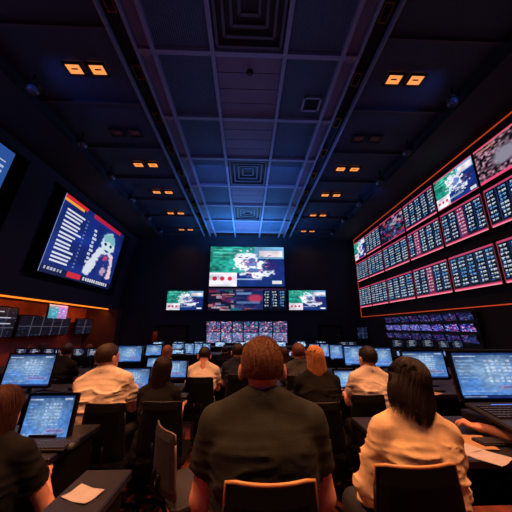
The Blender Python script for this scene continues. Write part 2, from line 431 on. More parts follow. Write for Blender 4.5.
# amber ceiling light pairs
ly = [.75, 2.3, 3.82, 5.45, 6.75, 8.35, 10.1, 12.0]
names_l = [None, None, 'nearest', 'unlit', 'second nearest', 'third nearest', 'fourth nearest', 'farthest']
for sx, side in ((-1, 'left'), (1, 'right')):
    for i, y in enumerate(ly):
        for xx, io in ((2.78, 'inner'), (3.2, 'outer')):
            off = i == 3
            lab = ('unlit amber panel' if off else 'lit amber ceiling panel') + ', %s side, %s one of the %s pair' % (side, io, names_l[i] or ('pair overhead' if i == 1 else 'pair behind'))
            if names_l[i] is None: lab = 'amber ceiling panel %s, %s, %s panel' % ('just above the camera' if i == 1 else 'behind the camera', side + ' side', io)
            t = thing('ceiling_light', lab, 'ceiling light', (sx * xx, y, ZC + .06), 0, 'amber ceiling light panels')
            q = MB(); w, l = .29, .23
            for a, b, c_, d in ((0, -l / 2, w + .04, .03), (0, l / 2, w + .04, .03), (-w / 2, 0, .03, l), (w / 2, 0, .03, l)): q.box((sx * xx + a, y + b, ZC + .075), (c_, d, .04))
            q.build('frame', M_slot, t, True)
            MB().box((sx * xx, y, ZC + .09), (w - .02, l - .02, .02)).build('diffuser', M_lampoff if off else M_lamp, t, True)
            MB().box((sx * xx, y, ZC + .076), (.12, .03, .006), bev=.002).build('clip', M_brass, t, True)
# spot fixtures sunk in the two tracks
for sx, side in ((-1, 'left'), (1, 'right')):
    for i in range(9):
        y = 2.75 + i * 1.1; t = thing('track_downlight', 'small brass rimmed downlight in the %s ceiling channel, %s from the front' % (side, ORD[i]), 'downlight', (sx * 2.06, y, ZC + .1), 0, 'downlights in the ceiling channels')
        q = MB(); w, l = .13, .26
        for a, b, c_, d in ((0, -l / 2, w, .014), (0, l / 2, w, .014), (-w / 2, 0, .014, l), (w / 2, 0, .014, l)): q.box((sx * 2.06 + a, y + b, ZC + .09), (c_, d, .04))
        q.build('rim', M_brass, t, True)
        MB().lathe((sx * 2.06, y, ZC + .08), [(.045, .0), (.045, .09), (.0, .09)], 14).build('lamp_can', M_dkmet, t, True)
        MB().box((sx * 2.06, y, ZC + .15), (.14, .3, .06)).build('housing', M_slot, t, True)
# black stage lanterns hanging at the ceiling edges
for sx, side in ((-1, 'left'), (1, 'right')):
    for i, y in enumerate((4.0, 5.5, 6.9, 8.35, 9.9, 11.4)):
        X = sx * 4.05; t = thing('stage_lantern', 'black stage lantern hanging under the ceiling edge on the %s, %s from the front' % (side, ORD[i]), 'stage light', (X, y, ZC - .1), 0, 'stage lanterns')
        MB().tube([(X, y, ZC + .14), (X, y, ZC - .06)], .018).build('hanger', M_dkmet, t, True)
        MB().tube([(X, y - .13, ZC - .2), (X, y - .13, ZC - .07), (X, y + .13, ZC - .07), (X, y + .13, ZC - .2)], .012, 6).build('yoke', M_dkmet, t, True)
        d = Vector((-sx * .5, -.35, -.55)).normalized(); c = Vector((X, y, ZC - .2))
        MB().tube([c - d * .17, c - d * .15, c - d * .02, c + d * .1, c + d * .17], [.05, .085, .09, .09, .105], 14).build('body', M_black, t, True)
        MB().tube([c + d * .172, c + d * .176], .09, 14).build('lens', mat('lantern_glass', (70, 76, 96), .15), t, True)
        MB().box(c + d * .2 + Vector((0, 0, .1)), (.14, .2, .01), rot=Euler((.3, .3 * sx, 0)).to_matrix()).build('barn_door', M_black, t, True)

# ------------------------------------------------------------------ screens on the left
def lscreen(y0, y1, z0, z1, img, label):
    o = nL * .03
    wall_screen(label, left_pt(y0, z1) + o, left_pt(y1, z1) + o, left_pt(y1, z0) + o, left_pt(y0, z0) + o, img, 'large screens on the left wall', depth=.3, bez=.04, name='large_screen', m=display_mat('screen_pixels_large', .9))
lscreen(7.45, 11.4, 2.95, 5.42, p_player(3), 'large blue left wall screen with text list and player picture')
a = p_player(5); rect(a, .45, 0, 1, .9, (44, 84, 160)); 
for i in range(5): rect(a, .90 + .01 * (i % 2), .12 + i * .05, .97, .135 + i * .05, (210, 224, 244), .8)
for i in range(6): rect(a, .7, .2 + i * .1, .92 - .05 * (i % 3), .22 + i * .1, (190, 210, 240), .8)
lscreen(1.8, 5.6, 2.95, 5.42, a, 'blue left wall screen cut off by the photo edge')
# warm strip and dark monitor walls in the recess
MB().box((-6.3, 4.25, ZS - .021), (.06, 16.0, .04)).build('light_strip', M_led)
tag(bpy.data.objects['light_strip'], 'glowing orange light strip under the left wall overhang', 'light strip')
def recess_board(px0, px1, z0, z1, img, label, X=-7.0, name='monitor_wall', cat='monitor wall'):
    y0 = at(px0, 327, X=X).y; y1 = at(px1, 327, X=X).y
    return wall_screen(label, (X + .05, y0, z1), (X + .05, y1, z1), (X, y1, z0), (X, y0, z0), img, None, depth=.08, bez=.03, name=name, cat=cat)
recess_board(17, 68, 1.12, 1.74, p_dark(2, 5, 2), 'wide dark monitor wall in the orange lit recess, the longer of the two')
recess_board(75, 104, 1.12, 1.72, p_dark(4, 4, 2, 40), 'narrower dark monitor wall in the recess next to the back corner')
recess_board(-20, 13, 1.12, 1.95, p_dark(6, 3, 3, 40, 30, text=.1), 'dark screen with white lines of text at the left photo edge', name='wall_screen', cat='screen')
SB = p_collage(8, 28, 18) * .45; SB[:, :14] += (40, 130, 130); SB[:, 14:] += (150, 110, 160)
X = -6.5; A, B = at(47, 318, X=X), at(66, 318, X=X); zt = A.z + .45
wall_screen('small bright screen with teal and pink picture hanging below the left overhang', (X, A.y, zt), (X, B.y, zt), (X, B.y, A.z), (X, A.y, A.z), SB, None, .05, .015)
q = MB(); q.tube([(X - .04, (A.y + B.y) / 2, zt), (X - .04, (A.y + B.y) / 2, ZS)], .015); tag(q.build('ceiling_bracket', M_dkmet), 'thin bracket holding the small bright screen', 'bracket')

# ------------------------------------------------------------------ back wall screens
def bscreen(px0, py0, px1, py1, img, label, group=None, m=None, bez=.02, depth=.08):
    Yp = YB - depth - .002; a, b = at(px0, py0, Y=Yp), at(px1, py1, Y=Yp)
    a2, b2 = at(px1, py0, Y=Yp), at(px0, py1, Y=Yp); x0 = (a.x + b2.x) / 2; x1 = (a2.x + b.x) / 2; z1 = (a.z + a2.z) / 2; z0 = (b.z + b2.z) / 2
    return wall_screen(label, (x0, Yp, z1), (x1, Yp, z1), (x1, Yp, z0), (x0, Yp, z0), img, group, depth, bez, m=m)
bscreen(210, 247, 284, 286.5, p_match(11, 110, 62), 'large bright match screen centred high on the back wall', m=display_mat('screen_pixels_main', 1.05))
a = p_collage(21, 100, 32); a *= .75; rect(a, .33, .1, .7, .9, (26, 40, 96), .75); blob(a, .6, .45, .12, .22, (214, 60, 90), .4, .8); rect(a, .36, .2, .55, .28, (120, 160, 210), .8); rect(a, .36, .6, .66, .7, (120, 160, 210), .6)
t2 = p_table(5, 3, 30, 32, edge=None); a[:, 70:] = t2; a[:2] = (60, 26, 60)
bscreen(208.5, 288.5, 286, 310.5, a, 'wide scoreboard screen right under the main match screen')
bscreen(167, 291, 203, 310, p_match(31, 60, 32), 'small match screen on the back wall, left of the scoreboard', 'two small back wall screens')
bscreen(289, 290.5, 326, 310, p_match(32, 60, 32), 'small match screen on the back wall, right of the scoreboard', 'two small back wall screens')
xs = [206, 220.5, 232, 243, 258, 272.5, 287.5]
for r_ in range(2):
    for c_ in range(6):
        bscreen(xs[c_] + .5, 321.5 + r_ * 11, xs[c_ + 1] - .5, 331.8 + r_ * 11, p_collage(40 + r_ * 6 + c_, 18, 13) * (.95 if r_ == 0 else .75) + (25 if r_ == 0 else 85) * np.array((.75, .9, 1.1)),
                'small colourful screen low on the back wall, %s row, %s from the left' % (('upper', 'lower')[r_], ORD[c_]), 'low bank of small screens on the back wall')
# door, brass lamp and dark alcove on the back wall
def back_door(px0, px1, pytop, name):
    a = at(px0, pytop, Y=YB); b = at(px1, pytop, Y=YB); w = b.x - a.x; h = a.z; xc = (a.x + b.x) / 2
    d = struct(name, MB().box((xc, YB - .03, h / 2), (w, .05, h), bev=.01), mat('door_dark_paint', (16, 17, 24), .5))
    q = MB(); q.box((xc - w / 2 - .05, YB - .04, h / 2), (.1, .09, h)); q.box((xc + w / 2 + .05, YB - .04, h / 2), (.1, .09, h)); q.box((xc, YB - .04, h + .05), (w + .2, .09, .1)); q.build('door_frame', M_deskleg, d)
    MB().tube([(xc + w * .4, YB - .07, 1.0), (xc + w * .4, YB - .11, 1.0), (xc + w * .25, YB - .11, 1.0)], .012).build('door_handle', M_chrome, d, False)
back_door(159, 187, 327, 'door_1'); back_door(320, 340, 327, 'door_2')
for px, w in ((155, 'left'),):
    p = at(px, 338 if w == 'left' else 328, Y=YB - .15); t = thing('wall_sconce', 'copper wall lamp on the back wall left of the door', 'wall lamp', p, 0)
    MB().lathe(p, [(.05, -.32), (.13, -.28), (.15, 0), (.13, .28), (.05, .32)], 18).build('lamp_shade', mat('copper_shade', (190, 90, 40), .35, metal=.8), t, True)
    MB().box(p + Vector((0, .1, 0)), (.1, .12, .3)).build('mount', M_black, t, True)

# ------------------------------------------------------------------ big board on the right wall
Xb = XR - .1
bounds = [12.4, 11.15, 9.8, 8.15, 6.6, 5.22, 3.8, 2.4]
rowz = [(4.54, 5.43), (3.5, 4.4), (2.28, 3.18)]
kinds = {(0, 0): 'm', (0, 1): 't', (0, 2): 'c', (0, 3): 't', (0, 4): 'm', (0, 5): 'g', (0, 6): 't'}
rn = ['top', 'middle', 'bottom']
for r_ in range(3):
    for c_ in range(7):
        y0, y1 = bounds[c_] - .03, bounds[c_ + 1] + .03; z0, z1 = rowz[r_]
        k = kinds.get((r_, c_), 't'); s = 100 + r_ * 10 + c_
        if k == 'm': img = p_match(s, 56, 34)
        elif k == 'c': img = p_collage(s, 50, 34) * .8
        elif k == 'g': img = p_crowd(s, 60, 40)
        else: img = p_table(s, 5 if c_ in (3, 4, 5) else 4, 60, 40, pink={(1, 3): (1,), (1, 4): (2,), (2, 3): (2,), (0, 3): None}.get((r_, c_)))
        if k != 't': img[0] = (230, 70, 110); img[-1] = (235, 70, 120)
        what = {'m': 'green and white match picture', 'c': 'busy crowd picture', 'g': 'grey stadium picture', 't': 'odds table'}[k]
        wall_screen('%s row right board screen, %s, %s from back wall' % (rn[r_], what, ORD[c_]), (Xb, y0, z1), (Xb, y1, z1), (Xb, y1, z0), (Xb, y0, z0), img, 'screens of the right wall board', .09, .016, m=display_mat('screen_pixels_board', 1.05))
t = thing('board_surround', 'thin glowing orange outline running around the right wall board', 'light frame', (XR - .03, 7, 1.86))
q = MB(); zt, z0 = 5.72, 1.86; yA, yB = 12.55, 1.5
q.tube([(XR - .016, yB, z0), (XR - .016, yA, z0)], .012, 6); q.tube([(XR - .016, yA, z0), (XR - .016, yA, zt)], .012, 6); q.tube([(XR - .016, yA, zt), (XR - .016, yB, zt)], .014, 6)
q.build('light_tube', M_trimled, t, True)
# low bank of small monitors on the right wall
yl = [10.2 - .51 * k for k in range(9)]
for r_ in range(3):
    for c_ in range(8):
        z1 = 1.74 - r_ * .27; z0 = z1 - .24; y0, y1 = yl[c_] - .02, yl[c_ + 1] + .02
        img = p_collage(200 + r_ * 8 + c_, 16, 11); img = img * (.6, 1.15, .6)[r_]; img = img * (.8, .9, 1.15) + (0, 0, 12)
        if c_ < 5 and r_ == 1: img = img * .6 + np.array((90, 90, 150)) * .5
        wall_screen('small monitor below the right board, %s row, %s from back wall' % (rn[r_], ORD[c_]), (XR - .16, y0, z1), (XR - .16, y1, z1), (XR - .08, y1, z0), (XR - .08, y0, z0), img, 'low bank of small monitors on the right wall', .07, .012, name='small_monitor', cat='monitor')
MB().box((XR - .06, (yl[0] + yl[8]) / 2, 1.34), (.09, yl[0] - yl[8] + .1, .9)).build('monitor_rack', M_black)
tag(bpy.data.objects['monitor_rack'], 'black rack behind the small monitors under the right wall board', 'rack')
MB().box((XR - .2, (yl[0] + yl[8]) / 2, .45), (.34, yl[0] - yl[8] + .1, .9), bev=.01).build('low_cabinet', M_black)
tag(bpy.data.objects['low_cabinet'], 'long low black cabinet beneath the small monitors on the right', 'cabinet')
# dim panel by the corner
A = at(357, 328, Y=12.0); wall_screen('dim narrow blue standing panel in the far right corner', (A.x, 12.0, A.z + .02), (A.x + .45, 12.0, A.z + .02), (A.x + .45, 12.0, .9), (A.x, 12.0, .9), p_dark(9, 2, 2, 12, 16) * .8 + (0, 6, 16), None, .06, .04, name='info_panel', cat='screen')
MB().tube([(A.x + .22, 12.05, 0), (A.x + .22, 12.05, .9)], .03).build('post', M_dkmet, bpy.data.objects['info_panel'], True)

# ------------------------------------------------------------------ furniture prototypes
DZ = .74
def desk(name, label, x0, x1, y0, y1, group='control desks', z=DZ):
    t = thing('desk', label, 'desk', ((x0 + x1) / 2, (y0 + y1) / 2, 0), 0, group)
    MB().box(((x0 + x1) / 2, (y0 + y1) / 2, z - .02), (x1 - x0, y1 - y0, .04), bev=.006).build('desktop', M_desk, t, True)
    for x in (x0 + .04, x1 - .04): MB().box((x, (y0 + y1) / 2, (z - .04) / 2), (.04, y1 - y0 - .1, z - .04)).build('side_panel', M_deskleg, t, True)
    MB().box(((x0 + x1) / 2, y1 - .06, (z - .04) / 2 + .1), (x1 - x0 - .12, .025, z - .26)).build('modesty_panel', M_deskleg, t, True)
    return t
def monitor(label, l, r, t_, b, Y, img, group='desk monitors', rz=0, tilt=8, zdesk=DZ, name='monitor'):
    m = at((l + r) / 2, (t_ + b) / 2, Y=Y); A = at(l, (t_ + b) / 2, Y=Y); B = at(r, (t_ + b) / 2, Y=Y); T = at((l + r) / 2, t_, Y=Y).z; Bt = at((l + r) / 2, b, Y=Y).z
    w = B.x - A.x; h = T - Bt
    t = thing(name, label, 'monitor', (m.x, Y + .02, zdesk), rz, group)
    rot = Matrix.Rotation(-R(tilt), 4, 'X'); zc = (T + Bt) / 2 - zdesk
    base = Matrix.Translation((0, 0, zc)) @ rot
    def xf(mb): mb.v = [tuple(base @ Vector(v)) for v in mb.v]; return mb
    xf(MB().box((0, .012, 0), (w + .035, .035, h + .035), bev=.008)).build('casing', M_black, t)
    q = MB()
    for a, c_, d, e in ((0, h / 2 + .012, w + .03, .014), (0, -h / 2 - .014, w + .03, .018), (-w / 2 - .01, 0, .012, h + .03), (w / 2 + .01, 0, .012, h + .03)): q.box((a, -.008, c_), (d, .008, e))
    xf(q).build('bezel', M_gloss, t)
    cs = [base @ Vector(v) for v in ((-w / 2, -.0075, h / 2), (w / 2, -.0075, h / 2), (w / 2, -.0075, -h / 2), (-w / 2, -.0075, -h / 2))]
    display(*cs, img, t, m=display_mat('screen_pixels_desk', .82), world=False)
    if zc > 0:
        MB().tube([(0, .05, .012), (0, .05, zc)], .018).build('stand', M_dkmet, t)
        MB().box((0, .05, .007), (min(.24, w * .6), .16, .014), bev=.004).build('base', M_dkmet, t)
    return t
def keyboard_proto():
    t = thing('keyboard', '', 'keyboard', (0, 0, 0))
    MB().box((0, 0, .009), (.40, .14, .018), bev=.004).build('case', M_black, t)
    q = MB()
    for r_ in range(5):
        for c_ in range(15): q.box((-.182 + c_ * .026, -.05 + r_ * .025, .021), (.021, .02, .008))
    q.build('keys', M_key, t); return t
KB = keyboard_proto(); kb_used = [0]
def keyboard(x, y, label, z=DZ, rz=0, s=1):
    o = KB if not kb_used[0] else copy_tree(KB); kb_used[0] = 1
    o.location = (x, y, z); o.rotation_euler = (0, 0, rz); o.scale = (s, s, s); tag(o, label, 'keyboard', 'keyboards'); return o
MS = MB().lathe((0, 0, 0), [(.0, .03), (.014, .028), (.026, .018), (.03, .0)], 14).build('mouse', M_black); ms_used = [0]
def mouse(x, y, label, z=DZ):
    o = MS if not ms_used[0] else MS.copy()
    if ms_used[0]: C.objects.link(o)
    ms_used[0] = 1; o.location = (x, y, z); o.scale = (1, 1.6, 1); tag(o, label, 'mouse', 'computer mice')
def paper(x, y, label, rz=0, z=DZ, m=None, w=.15, l=.21):
    vs = []; n = 6
    for i in range(n + 1):
        for j in range(n + 1):
            u, v = i / n - .5, j / n - .5; vs.append((u * w, v * l, .0015 + .006 * abs(u * v) * 4 + .002 * math.sin(5 * u)))
    k = len(vs); vs += [(a, b, c - .0012) for a, b, c in vs]; fs = []
    for i in range(n):
        for j in range(n): a = i * (n + 1) + j; fs.append((a, a + n + 1, a + n + 2, a + 1)); fs.append((k + a, k + a + 1, k + a + n + 2, k + a + n + 1))
    o = MB().add(vs, fs, 0, True).build('paper_sheet', m or M_paper); o.location = (x, y, z + .001); o.rotation_euler = (0, 0, rz); tag(o, label, 'paper', 'loose papers'); return o
def cup(x, y, label, z=DZ, m=None):
    t = thing('cup', label, 'cup', (x, y, z), 0, 'cups on desks')
    MB().lathe((0, 0, 0), [(0, 0), (.028, 0), (.038, .1), (.035, .1), (.026, .006), (0, .006)], 18).build('cup_body', m or M_paper, t)
    MB().lathe((0, 0, .1), [(.039, -.002), (.039, .006), (.03, .012), (0, .012)], 18).build('lid', M_black, t)

def make_chair(fab, rim, side_rim=None):
    t = thing('office_chair', '', 'chair')
    q = MB(); n = 10; W = .44     # curved back slab, slightly narrower towards the top
    def sec(x, z, off): 
        tw = 1 - .16 * max(0, (z - .5)) / .4; k = x / W
        return Vector((x * tw, -.20 - .05 * (z - .5) + .10 * k * k * 4 * .35 + off, z))
    vs = []; nz = 8
    for side, off in ((0, -.02), (1, .02)):
        for j in range(nz + 1):
            z = .50 + .39 * j / nz
            for i in range(n + 1):
                x = -W / 2 + W * i / n; e = .012 if (i in (0, n) or j in (0, nz)) else 0
                vs.append(sec(x, z, off * (1 - e / .02) if e else off))
    N = (n + 1) * (nz + 1); fs = []
    for j in range(nz):
        for i in range(n):
            a = j * (n + 1) + i; fs.append((a, a + 1, a + n + 2, a + n + 1)); b = a + N; fs.append((b, b + n + 1, b + n + 2, b + 1))
    for j in range(nz):
        for i in (0, n): a = j * (n + 1) + i; fs.append((a, a + n + 1, a + n + 1 + N, a + N))
    for i in range(n):
        for j in (0, nz): a = j * (n + 1) + i; fs.append((a, a + 1, a + 1 + N, a + N))
    q.add(vs, fs, 0, False); q.build('backrest', fab, t)
    pts = [sec(-W / 2, .52 + .37 * k / 6, 0) + Vector((-.004, 0, 0)) for k in range(7)] + [sec(-W / 2 + W * k / 10, .895, 0) for k in range(1, 10)] + [sec(W / 2, .89 - .37 * k / 6, 0) + Vector((.004, 0, 0)) for k in range(7)]
    MB().tube(pts[:6], .008, 8).build('side_rim', side_rim or rim, t); MB().tube(pts[-6:], .008, 8).build('side_rim', side_rim or rim, t)
    MB().tube(pts[5:-5], .0065, 8).build('top_rim', rim, t)
    MB().box((0, .04, .45), (.46, .44, .07), bev=.025).build('seat', fab, t)
    MB().tube([(-.05, -.15, .44), (-.05, -.24, .5), (-.05, -.235, .62)], .014).build('back_bracket', M_dkmet, t)
    MB().tube([(.05, -.15, .44), (.05, -.24, .5), (.05, -.235, .62)], .014).build('back_bracket', M_dkmet, t)
    MB().tube([(0, .03, .42), (0, .03, .1)], [.028, .022], 12).build('gas_column', M_dkmet, t)
    for k in range(5):
        a = 2 * math.pi * k / 5 + .3; d = Vector((math.cos(a), math.sin(a), 0)); o = Vector((0, .03, 0))
        lg = MB().tube([o + d * .02 + Vector((0, 0, .12)), o + d * .28 + Vector((0, 0, .075))], [.024, .015], 8).build('leg', M_dkmet, t)
        c = o + d * .28; s = Vector((-d.y, d.x, 0)) * .018
        MB().tube([c - s + Vector((0, 0, .03)), c + s + Vector((0, 0, .03))], .03, 12).build('caster', M_black, lg)
    for sx in (-1, 1): MB().tube([(sx * .2, .1, .42), (sx * .25, .1, .46), (sx * .25, .1, .62), (sx * .25, -.1, .63)], .013, 6).build('armrest', M_black, t) if False else None
    return t
M_sr = mat('chair_dark_rim', (26, 22, 22), .5)
CHT = make_chair(M_chair, M_rim, M_sr); CH = make_chair(M_chair, M_sr); CHG = make_chair(M_chairg, mat('chair_light_rim', (110, 90, 84), .4)); ch_used = {}
def chair(x, y, label, s=1.0, rz=0, proto=None, sv=None):
    p = proto or CH; o = p if p not in ch_used.values() else copy_tree(p); ch_used[len(ch_used)] = p
    o.location = (x, y, 0); o.rotation_euler = (0, 0, rz); o.scale = sv or (s, s, s); tag(o, label, 'chair', 'office chairs'); return o

# ------------------------------------------------------------------ people: smooth distance fields turned into one continuous mesh
def vnoise(P, f, seed, st=(1, 1, 1)):
    r = rng(seed); G = r.rand(24, 24, 24).astype(np.float32); q = P * (np.array(st, np.float32) * f) + 50.3
    i = np.floor(q).astype(int); w = q - i; w = w * w * (3 - 2 * w); i %= 24; j = (i + 1) % 24
    x0, y0, z0 = i[..., 0], i[..., 1], i[..., 2]; x1, y1, z1 = j[..., 0], j[..., 1], j[..., 2]; wx, wy, wz = w[..., 0], w[..., 1], w[..., 2]
    l = lambda a, b, t: a * (1 - t) + b * t
    return l(l(l(G[x0, y0, z0], G[x1, y0, z0], wx), l(G[x0, y1, z0], G[x1, y1, z0], wx), wy), l(l(G[x0, y0, z1], G[x1, y0, z1], wx), l(G[x0, y1, z1], G[x1, y1, z1], wx), wy), wz)
def cone(P, a, b, ra, rb):
    a = np.array(a, np.float32); b = np.array(b, np.float32); d = b - a; h = np.clip(((P - a) @ d) / (d @ d), 0, 1)
    return np.linalg.norm(P - a - h[..., None] * d, axis=-1) - (ra + (rb - ra) * h)
def ell(P, c, r):
    q = (P - np.array(c, np.float32)) / np.array(r, np.float32); k = np.linalg.norm(q, axis=-1) + 1e-6
    k1 = np.linalg.norm(q / np.array(r, np.float32), axis=-1) + 1e-6; return k * (k - 1) / k1
def smin(a, b, k):
    h = np.clip(.5 + .5 * (b - a) / k, 0, 1); return b * (1 - h) + a * h - k * h * (1 - h)
def smax(a, b, k): return -smin(-a, -b, k)
def nets(fn, lo, hi, vox):
    """surface nets: zero level of fn(P) over a box -> verts, quads"""
    lo = np.array(lo, float); hi = np.array(hi, float); n = np.ceil((hi - lo) / vox).astype(int) + 1
    ax = [lo[k] + vox * np.arange(n[k]) for k in range(3)]
    P = np.stack(np.meshgrid(*ax, indexing='ij'), -1).astype(np.float32); V = fn(P)
    V[0] = V[-1] = 1; V[:, 0] = V[:, -1] = 1; V[:, :, 0] = V[:, :, -1] = 1
    ins = V < 0; nx, ny, nz = n - 1
    S = np.zeros((nx, ny, nz, 3)); cnt = np.zeros((nx, ny, nz))
    for a in range(3):
        b, c = [k for k in range(3) if k != a]
        for ob in (0, 1):
            for oc in (0, 1):
                s0 = [slice(None, -1)] * 3; s0[b] = slice(ob, n[b] - 1 + ob); s0[c] = slice(oc, n[c] - 1 + oc); s1 = list(s0); s1[a] = slice(1, None)
                A = V[tuple(s0)]; B = V[tuple(s1)]; x = (A < 0) != (B < 0); den = np.where(x, A - B, 1); t = np.where(x, A / den, 0)
                cnt += x; S[..., a] += t * x; S[..., b] += ob * x; S[..., c] += oc * x
    act = cnt > 0; idx = -np.ones((nx, ny, nz), int); I = np.argwhere(act); idx[act] = np.arange(len(I))
    vs = lo + vox * (I + S[act] / cnt[act][:, None]); fs = []
    for a in range(3):
        b, c = (a + 1) % 3, (a + 2) % 3; s0 = [slice(1, -1)] * 3; s0[a] = slice(0, n[a] - 1); s1 = list(s0); s1[a] = slice(1, n[a])
        A = ins[tuple(s0)]; B = ins[tuple(s1)]; E = np.argwhere(A != B); 
        if not len(E): continue
        fl = A[tuple(E.T)]; o = np.ones(3, int); o[a] = 0; E = E + o
        def cell(db, dc): q = E.copy(); q[:, b] += db; q[:, c] += dc; return idx[tuple(q.T)]
        q = np.stack([cell(-1, -1), cell(0, -1), cell(0, 0), cell(-1, 0)], 1); q[~fl] = q[~fl][:, ::-1]; fs.append(q)
    return vs, np.concatenate(fs)
class PM:
    def __init__(s): s.v = []; s.f = []; s.n = 0
    def add(s, v, f): s.v.append(np.asarray(v, float)); s.f += (np.asarray(f) + s.n).tolist(); s.n += len(v); return s
    def build(s, name, m, parent):
        V = np.concatenate(s.v); me = bpy.data.meshes.new(name); me.from_pydata(V.tolist(), [], s.f); me.polygons.foreach_set('use_smooth', [True] * len(me.polygons)); me.update()
        return link(name, me, m, parent)
HZ = 1.195      # head centre above the floor in the canonical seated body (top at 1.32)
def head_fn(P, EX=.092):
    x = np.abs(P[..., 0]); Q = P.copy(); Q[..., 0] = x
    d = ell(P, (0, -.012, .03), (.076, .096, .094)); d = smin(d, ell(P, (0, .03, -.035), (.058, .062, .075)), .03)      # skull, face
    d = smin(d, ell(P, (0, .055, -.085), (.03, .03, .025)), .025)                                                        # chin
    d = smin(d, cone(P, (0, .085, .01), (0, .108, -.028), .009, .014), .012)                                             # nose
    d = smin(d, ell(Q, (.032, .078, .03), (.026, .012, .008)), .01)                                                     # brow
    d = smax(d, -ell(Q, (.031, .1, .008), (.02, .018, .012)), .008)                                                      # eye sockets
    d = smin(d, ell(Q, (.03, .078, .008), (.012, .012, .011)), .003)                                                     # eyeballs
    d = smin(d, ell(P, (0, .087, -.058), (.024, .01, .006)), .006); d = smax(d, -ell(P, (0, .101, -.06), (.026, .012, .0022)), .003)  # lips
    e = ell(Q, (EX, -.014, -.010), (.013, .021, .034)); e = smax(e, -ell(Q, (EX + .011, .0, -.006), (.008, .011, .02)), .004)
    d = smin(d, e, .008)                                                                                                 # ears
    d = smin(d, cone(P, (0, -.03, -.03), (0, -.045, -.17), .058, .062), .02); return d                                   # neck
HEAD = nets(head_fn, (-.12, -.14, -.2), (.12, .14, .15), .0052)
HEADF = nets(lambda P: head_fn(P, .077), (-.12, -.14, -.2), (.12, .14, .15), .0052)
def hand_fn(P):     # right hand, fingers to +y, palm down, thumb to -x
    d = ell(P, (0, .04, 0), (.04, .052, .017)); d = smin(d, cone(P, (0, -.05, .004), (0, .02, 0), .027, .026), .02)
    for k, (x, L) in enumerate(((-.029, .068), (-.01, .078), (.01, .073), (.029, .056))):
        a = (x, .078, 0); b = (x * 1.2, .078 + L * .45, .012); c = (x * 1.25, .078 + L * .75, .0); e = (x * 1.25, .078 + L * .93, -.016)
        d = smin(d, np.minimum(np.minimum(cone(P, a, b, .0105, .0095), cone(P, b, c, .0095, .0085)), cone(P, c, e, .0085, .007)), .007)
    th = np.minimum(cone(P, (-.028, .01, -.002), (-.058, .045, -.004), .015, .012), cone(P, (-.058, .045, -.004), (-.058, .078, -.01), .011, .008))
    return smin(d, th, .012)
HAND = nets(hand_fn, (-.085, -.09, -.045), (.065, .17, .04), .0042)

PEOPLE = []
def lean_y(z, L): t = np.maximum(z - .5, 0); return t * L + .06 * np.sin(np.clip((z - .5) / .6, 0, 1) * math.pi) * -.5
PROF = {'m': ([.42, .46, .52, .62, .74, .86, .95, 1.01, 1.05, 1.09], [.15, .172, .178, .166, .162, .176, .180, .155, .11, .07], [.10, .125, .13, .12, .112, .122, .122, .105, .085, .06]),
        'f': ([.42, .46, .52, .62, .74, .86, .95, 1.01, 1.05, 1.09], [.16, .185, .188, .160, .136, .150, .150, .125, .09, .06], [.10, .13, .13, .112, .098, .108, .108, .092, .075, .052])}
def torso_fn(P, sx, L, wf, inf=0.0):
    zs, w, d = PROF[sx]; z = P[..., 2]; W = np.interp(z, zs, w) * wf + inf; D = np.interp(z, zs, d) * (.5 + .5 * wf) + inf; y = P[..., 1] - lean_y(z, L)
    k = (np.abs(P[..., 0] / W) ** 2.5 + np.abs(y / D) ** 2.3) ** (1 / 2.4); dd = (k - 1) * np.minimum(W, D)
    return smax(smax(dd, z - 1.07 - inf, .04), .43 - z, .04)
def joints(sx, L, wf, arms, hz=.80):
    sh = (.172 if sx == 'm' else .148) * wf; J = {}
    for s, (eo, ey, ez, hx, hy) in zip((-1, 1), arms):
        S = np.array((s * sh, lean_y(1.0, L), 1.0)); E = np.array((s * (sh + eo), S[1] + ey, ez)); H = np.array((s * hx, hy, hz)); J[s] = (S, E, H)
    return J
def limb(P, J, r, inf=0, both=True):
    d = None
    for s in (-1, 1):
        S, E, H = J[s]; a = cone(P, S, E, r[0] + inf, r[1] + inf); b = cone(P, E, H, r[1] * .98 + inf, r[2] + inf); q = smin(a, b, .02); d = q if d is None else np.minimum(d, q)
    return d
